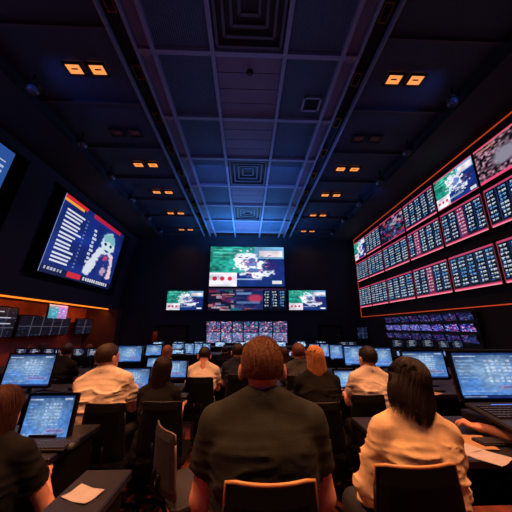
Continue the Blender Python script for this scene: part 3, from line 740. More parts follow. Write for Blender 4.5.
def seated_person(name, label, px, ytop, Y, sx='m', wf=1.0, L=.12, shirt=None, sleeve='short', hair=('short', (60, 36, 26)), arms=None, turn=0, headturn=0, nod=0, vox=.010, wr=1.0, dome=0, skin=None, rz=0, group='people at the desks', scale=None, coll=True, seatchair=None, chs=None, hands=True, roll=0, pos=None, hroll=0, hz=.80):
    p = Vector(pos) if pos else at(px, ytop, Y=Y); s = scale or p.z / 1.325
    hx_off = 0; hy = float(lean_y(np.array(1.08), L)) + .03
    root = thing(name, label, 'person', (0, 0, 0), R(rz), group); cr, sr = math.cos(R(rz)), math.sin(R(rz))
    root.location = (p.x + sr * hy * s, Y - cr * hy * s, 0); root.scale = (s, s, s); root.rotation_euler.y = R(roll); root.location.x -= 1.25 * s * math.sin(R(roll)); PEOPLE.append(root)
    if scale: root.location.z = p.z - 1.325 * s
    arms = arms or ((.035, .10, .76, .15, .42), (.035, .10, .76, .15, .42)); J = joints(sx, L, wf, arms, hz)
    r = (.055, .042, .028) if sx == 'm' else (.045, .035, .024); r = tuple(v * (.6 + .4 * wf) for v in r)
    ny = float(lean_y(np.array(1.05), L)); HC = np.array((0, hy, HZ)); sh = J[1][0][0]
    tr = .062 if sx == 'm' else .048
    def upper(P, inf):
        d = torso_fn(P, sx, L, wf, inf)
        for q in (-1, 1):
            d = smin(d, cone(P, (q * .03, ny - .015, 1.085), (q * sh * .93, J[q][0][1], 1.0), tr * .8 + inf, tr + inf), .035)
        return d
    def body(P):
        d = upper(P, -.004); d = smin(d, limb(P, J, r), .02)
        d = smin(d, cone(P, (0, ny - .01, 1.05), (0, hy - .03, HZ - .06), .062 if sx == 'm' else .052, .056 if sx == 'm' else .047), .03)
        for q in (-1, 1):
            k = cone(P, (q * .09, .02, .52), (q * .13, .43, .50), .08, .058); k = smin(k, cone(P, (q * .13, .43, .50), (q * .13, .40, .1), .055, .035), .02)
            k = smin(k, cone(P, (q * .13, .40, .06), (q * .14, .53, .035), .034, .028), .02); d = smin(d, k, .02)
        return d
    pm = PM(); v, f = nets(body, (-.44 * max(1, wf), -.28, 0), (.44 * max(1, wf), .70, 1.24), max(vox, .011)); pm.add(v, f)
    hm = Euler((R(nod), R(hroll), R(headturn))).to_matrix(); HM = np.array(hm)
    hs = np.array((1.0, 1.0, 1.0)) * (1.0 if sx == 'm' else .95)
    HD = HEAD if hair[0] == 'short' else HEADF; pm.add((HD[0] * hs) @ HM.T + HC, HD[1])
    if hands:
        for q in (-1, 1):
            S, E, H = J[q]; d = (H - E); yaw = math.atan2(d[0], d[1]); pit = math.atan2(d[2], math.hypot(d[0], d[1])); hv = HAND[0].copy(); hf = HAND[1]
            if q < 0: hv[:, 0] *= -1; hf = hf[:, ::-1]
            M = np.array(Euler((pit * .5, 0, -yaw)).to_matrix()); k = 1 if sx == 'm' else .88; pm.add((hv * k) @ M.T + H + np.array((0, .02, -.005)), hf)
    pm.build('body', skin or M_skin, root)
    # shirt
    inf = .012; smid = {'short': .62, 'long': 9, 'three': 1.4}[sleeve]
    def sh_fn(P):
        d = upper(P, inf)
        for q in (-1, 1):
            S, E, H = J[q]; ax = (E - S) / np.linalg.norm(E - S)
            a = cone(P, S, E, r[0] + inf, r[1] + inf + .006)
            if sleeve == 'short': a = smax(a, ((P - S) @ ax) - np.linalg.norm(E - S) * smid, .006)
            else:
                b = cone(P, E, H, r[1] + inf + .004, r[2] + inf + .006); 
                ax2 = (H - E) / np.linalg.norm(H - E); b = smax(b, ((P - E) @ ax2) - np.linalg.norm(H - E) * (.97 if sleeve == 'long' else .5), .006); a = smin(a, b, .02)
            d = smin(d, a, .022)
        # folds: broad sideways creases and finer pulls from the armpits
        ang = np.abs(P[..., 0]); Pw = P.copy(); Pw[..., 2] = P[..., 2] + .55 * ang * (P[..., 2] - .8)
        n3 = vnoise(Pw, 15, 8 + int(px), (.6, .6, 2.4)); n = vnoise(Pw, 9, 3 + int(px), (.8, .8, 2.6)); n2 = vnoise(Pw, 22, 5 + int(px), (.7, .7, 1.8))
        fold = (1 - np.abs(2 * n - 1)) ** 5 + .5 * (1 - np.abs(2 * n3 - 1)) ** 5; fade = np.clip((1.04 - P[..., 2]) / .12, .25, 1)
        d = d - (.011 * fold + .004 * (n2 - .5)) * wr * fade
        return smax(d, .47 - P[..., 2], .01)
    v, f = nets(sh_fn, (-.46 * max(1, wf), -.28, .44), (.46 * max(1, wf), .56, 1.16), vox); sm = PM().add(v, f).build('shirt', shirt, root)
    if coll:
        q = MB(); pts = []
        for k in range(19):
            a = -math.pi / 2 + 2 * math.pi * (k / 18 - .5) * .93; rr = .064 if sx == 'm' else .055
            pts.append((rr * 1.08 * math.cos(a), ny + .0 + rr * math.sin(a), 1.118 - .02 * (1 + math.sin(a))))
        for dz, dr in ((0, 1),):
            vs = []; fs = []
            for k, (x, y, z) in enumerate(pts):
                c0 = Vector((x, y - ny, 0)); 
                for (m_, zz) in ((1.30, -.032), (1.08, .012), (.98, .012), (1.1, -.032)): vs.append((c0.x * m_, ny + c0.y * m_, z + zz))
            for k in range(len(pts) - 1):
                for i in range(4): fs.append((k * 4 + i, k * 4 + (i + 1) % 4, (k + 1) * 4 + (i + 1) % 4, (k + 1) * 4 + i))
            q.add(vs, fs, 0, True)
        q.build('collar', shirt, sm)
    def tr_fn(P):
        d = smax(torso_fn(P, sx, L, wf, .008), P[..., 2] - .54, .01)
        for q in (-1, 1):
            k = cone(P, (q * .09, .02, .52), (q * .13, .43, .50), .09, .07); k = smin(k, cone(P, (q * .13, .43, .50), (q * .13, .40, .08), .068, .052), .02); d = smin(d, k, .02)
        return smax(d, .09 - P[..., 2], .005)
    v, f = nets(tr_fn, (-.32, -.26, .06), (.32, .54, .62), .016); PM().add(v, f).build('trousers', M_trs, root)
    for q in (-1, 1):
        def so(P): return smax(smin(ell(P, (q * .14, .5, .04), (.048, .13, .045)), ell(P, (q * .135, .42, .055), (.045, .06, .055)), .02), .003 - P[..., 2], .004)
        v, f = nets(so, (q * .14 - .07, .33, -.01), (q * .14 + .07, .66, .13), .012); PM().add(v, f).build('shoe', M_shoe, root)
    # hair
    style, hc = hair[0], hair[1]
    hmname = 'hair_%d_%d_%d' % hc; M_h = mat(hmname, hc, .55, noise=.45, nscale=140, bump=.35, bscale=300, spec=.35, stretch=(1, 1, .15))
    rr = rng(int(px * 7 + ytop)); hp = PM()
    def add_strands(paths, r0):
        vs = []; fs = []; n = 0
        for pts in paths:
            K = len(pts); pts = np.array(pts)
            t = np.gradient(pts, axis=0); t /= np.linalg.norm(t, axis=1)[:, None] + 1e-9; a = np.cross(t, (0.3, .5, .81)); a /= np.linalg.norm(a, axis=1)[:, None] + 1e-9; b = np.cross(t, a)
            rad = r0 * (1 - .8 * np.linspace(0, 1, K) ** 2)[:, None]
            for th in (0, 2.094, 4.189): vs.append(pts + (a * math.cos(th) + b * math.sin(th)) * rad)
            for k in range(K - 1):
                for j in range(3): j2 = (j + 1) % 3; fs.append((n + j * K + k, n + j2 * K + k, n + j2 * K + k + 1, n + j * K + k + 1))
            n += 3 * K
        if vs: hp.add(np.concatenate(vs), fs)
    if style in ('short', 'balding'):
        th_ = .010
        def hf(P):
            d = ell(P, (0, -.014, .033), (.079 + th_, .097 + th_, .090 + th_ + .002)); d = d - .001
            cut = P[..., 2] - (-.030 + np.clip((P[..., 1] + .03) * 1.0, 0, .2)) ; d = smax(d, -cut, .012)
            d = smax(d, P[..., 1] - .065, .01)
            if style == 'balding': d = smax(d, -ell(P, (0, -.03, .13), (.06, .075, .06)), .01)
            ears = ell(np.concatenate([np.abs(P[..., :1]), P[..., 1:]], -1), (.100, -.010, -.016), (.024, .034, .046)); return smax(d, -ears, .006)
        v, f = nets(hf, (-.1, -.13, -.08), (.1, .11, .16), .0055); hp.add(v * hs, f)
        if Y < 3.2:
            paths = []
            for _ in range(5200 if Y < 1.5 else 1500):
                d = rr.randn(3); d /= np.linalg.norm(d); pp = np.array((0, -.014, .033)) + d * np.array((.0885, .1065, .1015))
                if pp[2] < -.022 + max(0, (pp[1] + .03)) or pp[1] > .05 or (style == 'balding' and pp[2] > .09 and math.hypot(pp[0], pp[1] + .03) < .06): continue
                g = d * .55 + np.array((0, .12 if pp[2] > .08 else 0, -.75 if pp[2] < .08 else -.1)) + rr.randn(3) * .22; g /= np.linalg.norm(g)
                l = .007 + .005 * rr.rand(); paths.append([pp - d * .003, pp + g * l * .5 + d * .002, pp + g * l])
            add_strands(paths, .0009)
    else:
        zend, wid = {'long': (-.36, .078), 'bob': (-.112, .082), 'pony': (-.25, .06), 'mid': (-.22, .085)}[style]
        bk = -.018
        def prof(z):      # half width and depth of the hanging hair against height
            t = np.clip((.03 - z) / (.03 - zend), 0, 1); w = (.086 + (.1 - .086) * 0) * (1 - t) + wid * t + (.018 if style == 'bob' else .004) * np.sin(np.pi * t); return w, t
        def hf(P):
            z = P[..., 2]; w, t = prof(z); a = np.arctan2(P[..., 0], -(P[..., 1] + .02)); yc = -.03 - .045 * t - (.02 if style == 'long' else 0) * t; dy = .085 * (1 - t) + (.045 if style != 'bob' else .075) * t
            top = ell(P, (0, -.014, .033), (.090, .108, .106))
            k = np.sqrt((P[..., 0] / w) ** 2 + ((P[..., 1] - yc) / dy) ** 2); dr = (k - 1) * np.minimum(w, dy); dr = smax(smax(dr, z - .04, .03), (zend + .03 * vnoise(P, 30, 4, (1, 1, .05))) - z, .02)
            d = smin(top, dr, .025); d = d + .0035 * np.sin(a * 26 + 5 * vnoise(P, 7, 9, (1, 1, .4))) * np.clip((.11 - z) / .05, 0.2, 1) - .001 + .003 * (vnoise(P, 40, 2, (1, 1, .12)) - .5)
            face = smax(ell(P, (0, .12, -.06), (.072, .12, .14)), -(P[..., 1] + .0), .01); return smax(d, -face, .01)
        v, f = nets(hf, (-.15, -.17, -.42), (.15, .13, .16), .006 if Y < 1.6 else .008)
        if style == 'pony': pass
        hp.add(v * hs, f); paths = []
        if Y < 3:
            for _ in range(900 if Y < 1.6 else 350):
                a = (rr.rand() - .5) * 2 * 2.3; pts = []; ze = zend + rr.rand() * .05 - .035; jj = rr.randn() * .003
                for t in np.linspace(.05, 1, 12):
                    if t < .4:
                        q = t / .4 * math.pi / 2; pts.append((math.sin(a) * .091 * math.sin(q), -.014 - math.cos(a) * .109 * math.sin(q), .033 + .107 * math.cos(q)))
                    else:
                        z = .033 + (ze - .033) * (t - .4) / .6; w, tt = prof(z); yc = -.03 - .045 * tt - (.02 if style == 'long' else 0) * tt; dy = .085 * (1 - tt) + (.045 if style != 'bob' else .075) * tt
                        pts.append((math.sin(a) * (w + .002) + jj * tt * 2, yc - math.cos(a) * (dy + .002), z))
                pts = np.array(pts); 
                if pts[-1][1] > .04: continue
                paths.append(pts + rr.randn(3) * .0015)
            add_strands(paths, .0012 if Y < 1.6 else .0016)
    if style == 'bob':
        for k in range(34):
            j = rr.randn(3) * (.006, .003, .006); w_ = .5 + .5 * rr.rand(); e_ = -.24 + .05 * rr.rand()
            add_strands([[(j[0] * (1 - t * .7) + .02 * math.sin(t * 2.2), -.105 - .012 * t - .012 * math.sin(t * 3) + j[1], -.10 + (e_ + .10) * t) for t in np.linspace(0, 1, 9)]], .0022)
    V = np.concatenate(hp.v) @ HM.T + HC; hp.v = [V]
    hp.build('hair', M_h, root); root['tmp'] = 0; del root['tmp']
    if seatchair: chair(root.location.x + seatchair[2] if len(seatchair) > 2 else root.location.x, root.location.y - .02, seatchair[0], s=seatchair[1], rz=R(rz))
    return root

fab = lambda n, c, **k: mat(n, c, .9, noise=.1, nscale=30, bump=.25, bscale=300, spec=.25, **k)
S_polo = fab('olive_polo_cotton', (42, 46, 42)); S_cream = fab('cream_blouse_fabric', (232, 202, 160)); S_white = fab('white_shirt_cotton', (226, 208, 190)); S_white2 = fab('pale_shirt_cotton', (220, 204, 192))
S_black = fab('black_top_fabric', (10, 10, 13)); S_navy = fab('navy_shirt_fabric', (28, 34, 52)); S_pat = mat('dark_patterned_shirt', (44, 44, 52), .85, noise=.9, nscale=45, bump=.2); S_grey = fab('grey_shirt_fabric', (84, 84, 96))

# the man in the middle, sitting right in front of the camera
seated_person('man', 'broad man with short auburn hair in dark olive polo, seated front centre', 262, 338, 1.25, 'm', 1.08, .05, S_polo, hair=('short', (108, 68, 44)), arms=((.05, .03, .74, .15, .30), (.05, .03, .74, .15, .30)), vox=.0075, wr=.7, hz=.61)
seated_person('woman', 'woman with dark bob haircut in cream blouse, seated front right', 403, 357, 1.36, 'f', 1.03, .10, S_cream, 'long', hair=('bob', (30, 17, 16)), arms=((.05, .06, .74, .12, .29), (.05, .06, .74, .12, .30)), vox=.0075, roll=5, hroll=14, wr=1.3, hz=.61)
seated_person('man', 'man with thinning hair in white shirt, second row on the left beside a black chair', 110, 343, 2.5, 'm', 1.05, .20, S_white, hair=('short', (58, 38, 30)), headturn=-25, vox=.008, wr=2.0, roll=-5)
seated_person('woman', 'woman with long straight dark hair and black top, left of the aisle', 164, 357, 2.5, 'f', 1.0, .12, S_black, hair=('long', (40, 22, 20)), vox=.010)
seated_person('woman', 'woman with long copper blonde hair and black top, right of centre', 314, 346, 2.6, 'f', 1.12, .14, S_black, hair=('mid', (206, 146, 96)), vox=.010, headturn=8)
seated_person('man', 'dark haired man in pale shirt turned slightly left, right of the centre', 366, 346, 2.7, 'm', .92, .16, S_white2, hair=('short', (24, 18, 20)), headturn=15, vox=.009, wr=1.4, roll=3)
seated_person('man', 'man in pale shirt leaning forward in the third row, left of centre', 205, 347, 3.6, 'm', 1.0, .32, S_white2, hair=('short', (28, 20, 20)), nod=-15, vox=.011, wr=1.4)
seated_person('man', 'person in dark patterned shirt just behind the copper haired woman', 298, 343, 3.35, 'm', 1.0, .12, S_pat, hair=('short', (96, 54, 38)), vox=.012)
seated_person('man', 'person in navy shirt in the third row beside the middle aisle', 238, 343, 3.7, 'm', .9, .12, S_navy, hair=('short', (34, 22, 20)), vox=.012)
seated_person('woman', 'ginger haired person whose head shows over the far left monitors', 168, 345, 4.5, 'f', 1.0, .12, S_grey, hair=('mid', (150, 88, 56)), vox=.013)
seated_person('woman', 'woman with long brown hair and black top cut off by left photo edge', 8, 384, 1.42, 'f', 1.1, .18, S_black, hair=('long', (72, 38, 26)), arms=((.07, .10, .76, .15, .42), (.10, .06, .72, .10, .34)), vox=.009, roll=-7)
seated_person('man', 'man in black shirt turned sideways at the far left desks', 68, 343, 4.0, 'm', 1.1, .18, S_black, hair=('short', (40, 26, 24)), headturn=60, rz=-12, vox=.012)
FP = at(508, 463, Z=.79)
seated_person('man', 'person beside the right photo edge with only a bare forearm showing', 556, 352, 1.55, 'm', 1.0, .1, S_black, hair=('short', (40, 26, 22)), arms=((.02, .12, .76, .36, .34), (.05, .10, .76, .15, .42)), vox=.009, pos=(FP.x + .64, FP.y - .36 - .06, 1.30))
seated_person('woman', 'woman with brown hair in the fourth row right of the man in navy', 284, 347, 4.4, 'f', 1.0, .12, S_black, hair=('mid', (50, 28, 24)), vox=.014)
NEAR = len(PEOPLE)
far = [(30, 345, 5.6, 'm', (92, 52, 36), 'far person with reddish hair at left desks under the dark monitor wall'), (43, 343, 6.2, 'f', (46, 30, 26), 'far person behind the left desks near the wide monitor wall'), (90, 344, 6.5, 'm', (120, 72, 46), 'far person sitting below the narrow dark monitor wall'),
       (246, 343, 5.4, 'f', (30, 22, 22), 'far dark haired person ahead of the man in navy'), (225, 346, 6.0, 'm', (26, 20, 20), 'far dark figure in front of the low screen bank'), (272, 344, 7.5, 'm', (36, 26, 24), 'far person in front of the right part of low screen bank'), (148, 345, 8.4, 'm', (130, 80, 50), 'far person near the copper lamp at the back left')]
for px, yt, Y, sx, hc, lab in far:
    seated_person('person', lab, px, yt, Y, sx, 1.0, .12, random.choice([S_black, S_navy, S_grey]), hair=('short' if sx == 'm' else 'mid', hc), vox=.02, group='people in the far rows', hands=False)

# chairs: under each person, the back just behind the sitter
def chair_for(k, pxl, pxr, pyt, label, back=.235, proto=None):
    o = PEOPLE[k]; s = o.scale[0]; yb = o.location.y - back * s; c = at((pxl + pxr) / 2, pyt, Y=yb); w = at(pxr, pyt, Y=yb).x - at(pxl, pyt, Y=yb).x
    chair(c.x, o.location.y, label, proto=proto, sv=(w / .37, s, c.z / .895))
chair_for(0, 226, 318, 489, 'black chair with tan edged back under the broad man in olive polo', proto=CHT)
chair_for(1, 382, 464, 470, 'black chair with tan edged back under the woman in the cream blouse', proto=CHT)
chair_for(2, 83, 122, 405, 'black chair behind the balding man in white shirt')
chair_for(3, 142, 180, 403, 'black chair behind the woman with long straight dark hair')
chair_for(4, 305, 341, 404, 'black chair behind the copper haired woman')
chair_for(5, 354, 386, 396, 'black chair behind the dark haired man in pale shirt')
chair_for(6, 186, 212, 378, 'black chair of the leaning man in pale shirt, third row')
chair_for(8, 228, 250, 375, 'black chair of the person in navy, third row')
chair_for(7, 288, 306, 376, 'black chair of the person in the patterned shirt')
for k, lab in ((10, 'black chair under the long haired woman at the left edge'), (11, 'black chair of the man in black at far left desks'), (12, 'black chair of the person at the right photo edge'), (9, 'black chair of the ginger haired person'), (13, 'black chair of the brown haired woman in the fourth row')):
    o = PEOPLE[k]; chair(o.location.x, o.location.y, lab, sv=(.85, o.scale[0], .84))
for k in range(NEAR, len(PEOPLE)):
    o = PEOPLE[k]; chair(o.location.x, o.location.y, 'black chair of ' + ' '.join(far[k - NEAR][5].split()[:13]), sv=(.85, o.scale[0], .84))
e = at(160, 437, Y=1.9); chair(e.x + .15, 2.05, 'empty grey backed chair turned sideways in the left foreground', .86, R(-55), CHG)

# desks with their equipment
desk('desk', 'desk at the left front corner under the long haired woman\'s screen', -2.6, at(77, 440, Z=DZ).x, 1.62, 2.12)
desk('desk', 'short side desk at the bottom left with a paper sheet on it', at(58, 495, Z=DZ).x, at(112, 495, Z=DZ).x, 1.12, 1.5)
desk('desk', 'long left desk in front of the balding man and the dark haired woman', -4.2, -.72, 2.72, 3.5)
desk('desk', 'third row desk left of the aisle, in front of the leaning man', -2.85, -.15, 4.0, 4.75)
desk('desk', 'far left desk carrying small monitors under the dark monitor walls', -6.4, -2.9, 4.3, 5.0)
desk('desk', 'right front desk with laptop and papers', .80, 2.7, 1.52, 2.2)
desk('desk', 'second right desk ahead of the copper haired woman and the man in pale shirt', .30, 4.6, 2.86, 3.65)
desk('desk', 'third right desk with the row of upright monitors', .2, 5.0, 4.0, 4.65)
desk('desk', 'far row desk across the left half of the hall', -5.6, -.5, 6.9, 7.6)
desk('desk', 'far row desk across the right half of the hall', .5, 5.1, 6.3, 7.0)
desk('desk', 'rearmost desk before the low bank of small screens', -3.6, 3.2, 9.4, 10.1)

mono = monitor
mono('near left monitor beside the long haired woman, the lower of two', 23, 69, 397, 442, 1.9, p_window(301, 56, 40))
mono('left monitor near the photo edge, the upper of two', 5, 51, 355, 386, 3.05, p_window(302, 56, 38))
mono('monitor right of the balding man, on his desk', 112, 148, 369, 390, 3.05, p_window(303), tilt=14)
mono('small monitor left of the aisle beyond the dark haired woman', 156, 186, 361, 378, 3.2, p_window(304), tilt=10)
mono('monitor behind the balding man\'s head', 117, 141, 346, 362, 4.25, p_window(305))
mono('monitor left of the ginger haired head', 146, 161, 345, 355.5, 4.6, p_window(306, 30, 20))
mono('lower monitor under the ginger haired head', 147, 160, 358, 369, 4.3, p_window(307, 30, 20))
for i, (l, r) in enumerate(((172, 183.5), (184.5, 193.5), (194.5, 202), (203, 210))):
    mono('small upright monitor beyond the leaning man, %s from the left' % ORD[i], l, r, 343.5, 354.5, 7.15, p_window(310 + i, 22, 18), 'upright monitors in the far left row')
mono('cyan glowing tablet like screen between copper haired woman and pale shirt man', 336, 356, 371, 388, 3.1, p_window(320, bright=1.1, tone=(80, 150, 220)), tilt=25)
mono('upright monitor in the right row nearest the copper haired woman', 322, 330, 344.5, 357, 5.2, p_window(321, 20, 24), tilt=4, zdesk=0) if False else None
for i, (l, r, t_, b) in enumerate(((310, 319.5, 344, 357), (321, 329, 344, 357), (330.5, 342.5, 345, 359), (345, 364, 346, 365), (374, 392, 348, 367))):
    mono('monitor in the third right row, %s from the centre aisle' % ORD[i], l, r, t_, b, 4.25 if i < 3 else 4.1, p_window(322 + i, 34, 30), 'monitors in the third right row', tilt=4)
mono('large monitor right of the cream bloused woman\'s head', 405, 446, 352, 378, 3.2, p_window(330, 56, 38), tilt=7)
mono('small screen beside the long far left desk', 57, 61, 352, 356, 4.6, p_dark(7, 2, 2, 12, 8)) if False else None
# large all in one terminal at the right
def terminal():
    x0 = at(459, 380, Y=1.95).x; x1 = x0 + .56; zb, zt = .925, 1.215
    t = thing('laptop', 'large open black laptop on a plinth at the right edge', 'laptop', ((x0 + x1) / 2, 1.95, DZ), 0)
    MB().box(((x0 + x1) / 2, 1.93, DZ + .045), (.46, .26, .088), bev=.008).build('plinth', M_black, t, True)
    q = MB(); rot = Euler((R(9), 0, 0)).to_matrix(); q.box(((x0 + x1) / 2 + .01, 1.77, .862), (.60, .34, .03), rot=rot, bev=.01); q.build('base', M_black, t, True)
    q = MB()
    for r_ in range(6):
        for c_ in range(18): q.box(((x0 + x1) / 2 - .25 + c_ * .029, 1.72 + r_ * .028, .872 + r_ * .0046), (.023, .022, .012))
    q.build('keys', M_key, t, True)
    MB().box(((x0 + x1) / 2 - .06, 1.885, .896), (.16, .012, .006)).build('status_light', mat('blue_status_light', (60, 120, 255), emit=(60, 120, 255), estr=1.0), t, True)
    q = MB(); q.box(((x0 + x1) / 2, 1.975, (zb + zt) / 2), (.615, .022, zt - zb + .05), rot=Euler((R(-9), 0, 0)).to_matrix(), bev=.008); q.build('lid', M_gloss, t, True)
    k = .022; display((x0, 1.957 + k, zt), (x1, 1.957 + k, zt), (x1, 1.957 - k, zb), (x0, 1.957 - k, zb), p_window(340, 72, 44), t, m=display_mat('screen_pixels_desk', .82))
terminal()
# backs of small stations in the dark far rows
i = 0
for (px, y, Y) in ((262, 350, 6.9), (344, 345, 6.95), (352, 345, 6.95), (398, 343, 6.9), (412, 343, 6.9), (428, 343, 6.9), (444, 344, 6.8), (458, 344, 6.8)):
    m = at(px, y, Y=Y); w = .30
    mono('small dim screen on the far right desk, %s from the left' % ORD[i], px - 5, px + 5, y - 3, y + 4, 6.65, p_dark(400 + i, 3, 3, 16, 10, text=.5) * .8, 'dim screens on the far right desk', tilt=4); i += 1
for k, px in enumerate((20, 34, 48, 62, 78, 92)):
    mono('small dim screen on the far left desk, %s from the left' % ORD[k], px - 5, px + 5, 349, 356, 4.75, p_dark(420 + k, 3, 3, 16, 10, text=.5), 'dim screens on the far left desk', tilt=4)
# keyboards, mice, papers and cups
kx = lambda px, Y: at(px, 400, Y=Y).x
for px, y, lab in ((48, 1.74, 'keyboard before the near left monitor'), (28, 2.78, 'keyboard under the upper left monitor'), (128, 2.78, 'keyboard at the balding man\'s hands'), (170, 2.85, 'keyboard before the dark haired woman'), (318, 2.95, 'keyboard before the copper haired woman'), (372, 3.0, 'keyboard before the man in pale shirt'), (428, 3.0, 'keyboard under the large monitor behind the cream bloused woman'), (492, 1.71, 'keyboard lying below the open laptop')):
    keyboard(kx(px, y), y, lab, s=.85 if px != 492 else .7, z=DZ + .002)
for px, y, lab in ((148, 2.72, 'mouse beside the balding man\'s right hand'), (80, 1.76, 'mouse on the front left desk'), (345, 2.97, 'mouse between the copper haired woman and the pale shirt man')): mouse(kx(px, y), y, lab)
P0 = at(474, 447, Z=DZ)
paper(P0.x - .04, P0.y - .1, 'white sheet on the right front desk nearest the cream bloused woman', .5)
paper(P0.x + .06, P0.y + .06, 'tan sheet fanned on the right front desk', -.35, m=M_paper2)
paper(P0.x - .1, P0.y + .03, 'white sheet sticking out below the tan sheet', .15, z=DZ - .0005)
paper(at(84, 494, Z=DZ).x, 1.3, 'paper sheet on the short side desk at the bottom left', 1.2, w=.09, l=.13)
paper(kx(425, 3.0), 2.92, 'sheet beneath the keyboard at the large monitor', .3, m=M_paper2); paper(kx(70, 2.8), 2.74, 'sheet on the long left desk behind the front monitors', -.2)
cup(kx(395, 3.1), 3.1, 'paper cup beside the man in pale shirt'); cup(kx(92, 3.1), 3.12, 'paper cup on the long left desk', m=M_gloss)
r_ = rng(5)
def cable(pts, label):
    tag(MB().tube(pts, .004, 6).build('cable', M_black), label, 'cable', 'desk cables')
for j, (x, y) in enumerate(((.75 + .6, 3.25), (2.4, 3.2), (-2.3, 3.1), (-1.3, 3.15))):
    pts = [(x + .07 * math.sin(k * 1.1 + j) + k * .06, y + .06 * math.cos(k * .9 + j * 2), DZ + .005) for k in range(9)]
    cable(pts, ('black cable curling on the second right desk by the cup', 'black cable on the second right desk far end', 'black cable on the long left desk, left part', 'black cable on the long left desk, near the aisle')[j])
# phones and small boxes that crowd the desks
def desk_phone(x, y, label, rz=0):
    t = thing('desk_phone', label, 'telephone', (x, y, DZ), rz, 'desk telephones')
    MB().box((0, 0, .025), (.18, .2, .04), rot=Euler((R(9), 0, 0)).to_matrix(), bev=.008).build('base', M_black, t)
    MB().tube([(-.06, -.09, .06), (-.06, -.07, .075), (-.06, .07, .09), (-.06, .09, .08)], [.02, .016, .016, .02], 8).build('handset', M_gloss, t)
    q = MB()
    for a in range(3):
        for b in range(4): q.box((.0 + a * .028, -.06 + b * .028, .05 + .004 * b), (.018, .016, .008))
    q.build('buttons', M_key, t)
for px, Y, lab in ((78, 3.0, 'desk telephone on the long left desk beside the balding man'), (396, 2.98, 'desk telephone between the pale shirt man and the large monitor'), (470, 3.1, 'desk telephone behind the open laptop'), (500, 3.15, 'desk telephone near the right photo edge')): desk_phone(kx(px, Y), Y, lab, .2)
def rack_unit(x, y, label, w=.3, h=.13):
    t = thing('equipment_box', label, 'equipment', (x, y, DZ), 0, 'small equipment boxes on the far desks')
    MB().box((0, 0, h / 2), (w, .22, h), bev=.008).build('housing', M_black, t)
    im = p_dark(int(abs(x) * 100 + y * 10), 4, 2, 16, 7, text=1.0) * 2; display((-w / 2 + .02, -.113, h - .02), (w / 2 - .02, -.113, h - .02), (w / 2 - .02, -.113, .02), (-w / 2 + .02, -.113, .02), im, t, world=False)
    MB().lathe((w * .3, 0, h), [(.018, 0), (.018, .02), (.006, .03), (.006, .12), (0, .125)], 10).build('antenna', M_dkmet, t)
for k in range(8): rack_unit(.9 + k * .55, 6.45, 'small black box with dim readout on the far right desk, %s from the aisle' % ORD[k])
for k in range(7): rack_unit(-5.3 + k * .6, 7.05, 'small black box with dim readout on the far left row, %s from the wall' % ORD[k])
for k in range(9): rack_unit(-3.0 + k * .7, 9.5, 'small black box on the rearmost desk, %s from the left' % ORD[k], .34, .18)

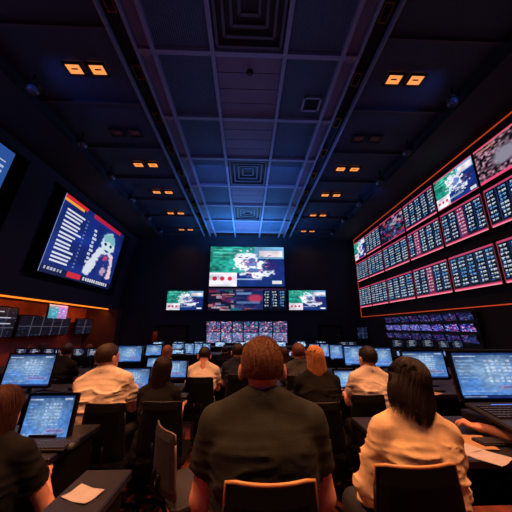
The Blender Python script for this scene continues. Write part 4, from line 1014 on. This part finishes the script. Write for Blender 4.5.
# ------------------------------------------------------------------ light
def area(x, y, z, e, col, size=.3, rot=(0, 0, 0), sy=None, spread=180):
    l = bpy.data.lights.new('lamp', 'AREA'); l.energy = e; l.color = lin(col); l.size = size
    if sy: l.shape = 'RECTANGLE'; l.size_y = sy
    l.spread = R(spread); o = bpy.data.objects.new('lamp', l); C.objects.link(o); o.location = (x, y, z); o.rotation_euler = rot; return o
def spot(x, y, z, tx, ty, tz, e, col, ang=60, blend=.6, rad=.06):
    l = bpy.data.lights.new('spot_lamp', 'SPOT'); l.energy = e; l.color = lin(col); l.spot_size = R(ang); l.spot_blend = blend; l.shadow_soft_size = rad
    o = bpy.data.objects.new('spot_lamp', l); C.objects.link(o); o.location = (x, y, z); o.rotation_euler = (Vector((tx, ty, tz)) - Vector((x, y, z))).to_track_quat('-Z', 'Y').to_euler(); return o
AMB = (255, 168, 108)
for i, y in enumerate(ly):
    if i == 3: continue
    for sx in (-1, 1): area(sx * 3.0, y, ZC + .05, (12 if i < 5 else 5) if i > 1 else 22, AMB, .6, (0, 0, 0), .22, 120)
# supplementary warm spots added along the tracks over the seats; the downlights are unlit
for sx in (-1, 1):
    for y, e in ((.5, 110), (1.6, 95), (2.75, 75), (3.85, 50), (6.05, 24)): spot(sx * 2.06, y, ZC + .07, sx * .9, y - .15, 0, e * 4, AMB, 62)
spot(-.3, -1.2, ZC - .1, .2, 1.6, .9, 45, (255, 136, 64), 50);  # extra warm fill spot added behind the camera, no fixture there
# orange glow in the left recess
area(-6.36, 4.25, ZS - .07, 85, (255, 126, 60), .08, (0, R(40), 0), 16)
# cool light washing the ceiling in front of the back wall and on the outer decks
area(0, 11.2, 4.9, 170, (84, 160, 255), 3.0, (R(180), 0, 0), 1.6)
area(0, 8.0, 4.7, 34, (96, 140, 235), 3.0, (R(180), 0, 0), 3.0)
area(0, 3.6, 4.3, 11, (130, 140, 220), 3.0, (R(180), 0, 0), 4.0)
for sx in (-1, 1):
    spot(sx * 4.0, 3.4, ZC - .5, sx * 2.9, 4.7, ZC + .1, 22, (70, 120, 255), 80, 1)
    spot(sx * 4.0, 7.2, ZC - .5, sx * 4.6, 8.4, ZC + .1, 14, (70, 120, 255), 80, 1)
area(0, 6.5, 5.6, 40, (80, 120, 230), 3, (R(62), 0, 0), 1)  # added cool fill aimed at the back wall, has no fixture
area(2.5, 6.5, 5.5, 34, (90, 120, 230), 2, (0, R(62), 0), 3)  # cool fill added to lift the left wall, no lamp stands here
w = bpy.data.worlds.new('world'); sc.world = w; w.use_nodes = True
w.node_tree.nodes['Background'].inputs[0].default_value = (.02, .03, .07, 1); w.node_tree.nodes['Background'].inputs[1].default_value = .3
# added soft bluish fill, an unseen lamp high up behind the camera
area(0, -2.5, 5.5, 16, (90, 110, 220), 3, (R(40), 0, 0), 2)
vs = sc.view_settings; vs.view_transform = 'Standard'; vs.look = 'None'; vs.exposure = 0; vs.gamma = 1; vs.use_curve_mapping = False
sc.cycles.max_bounces = 6
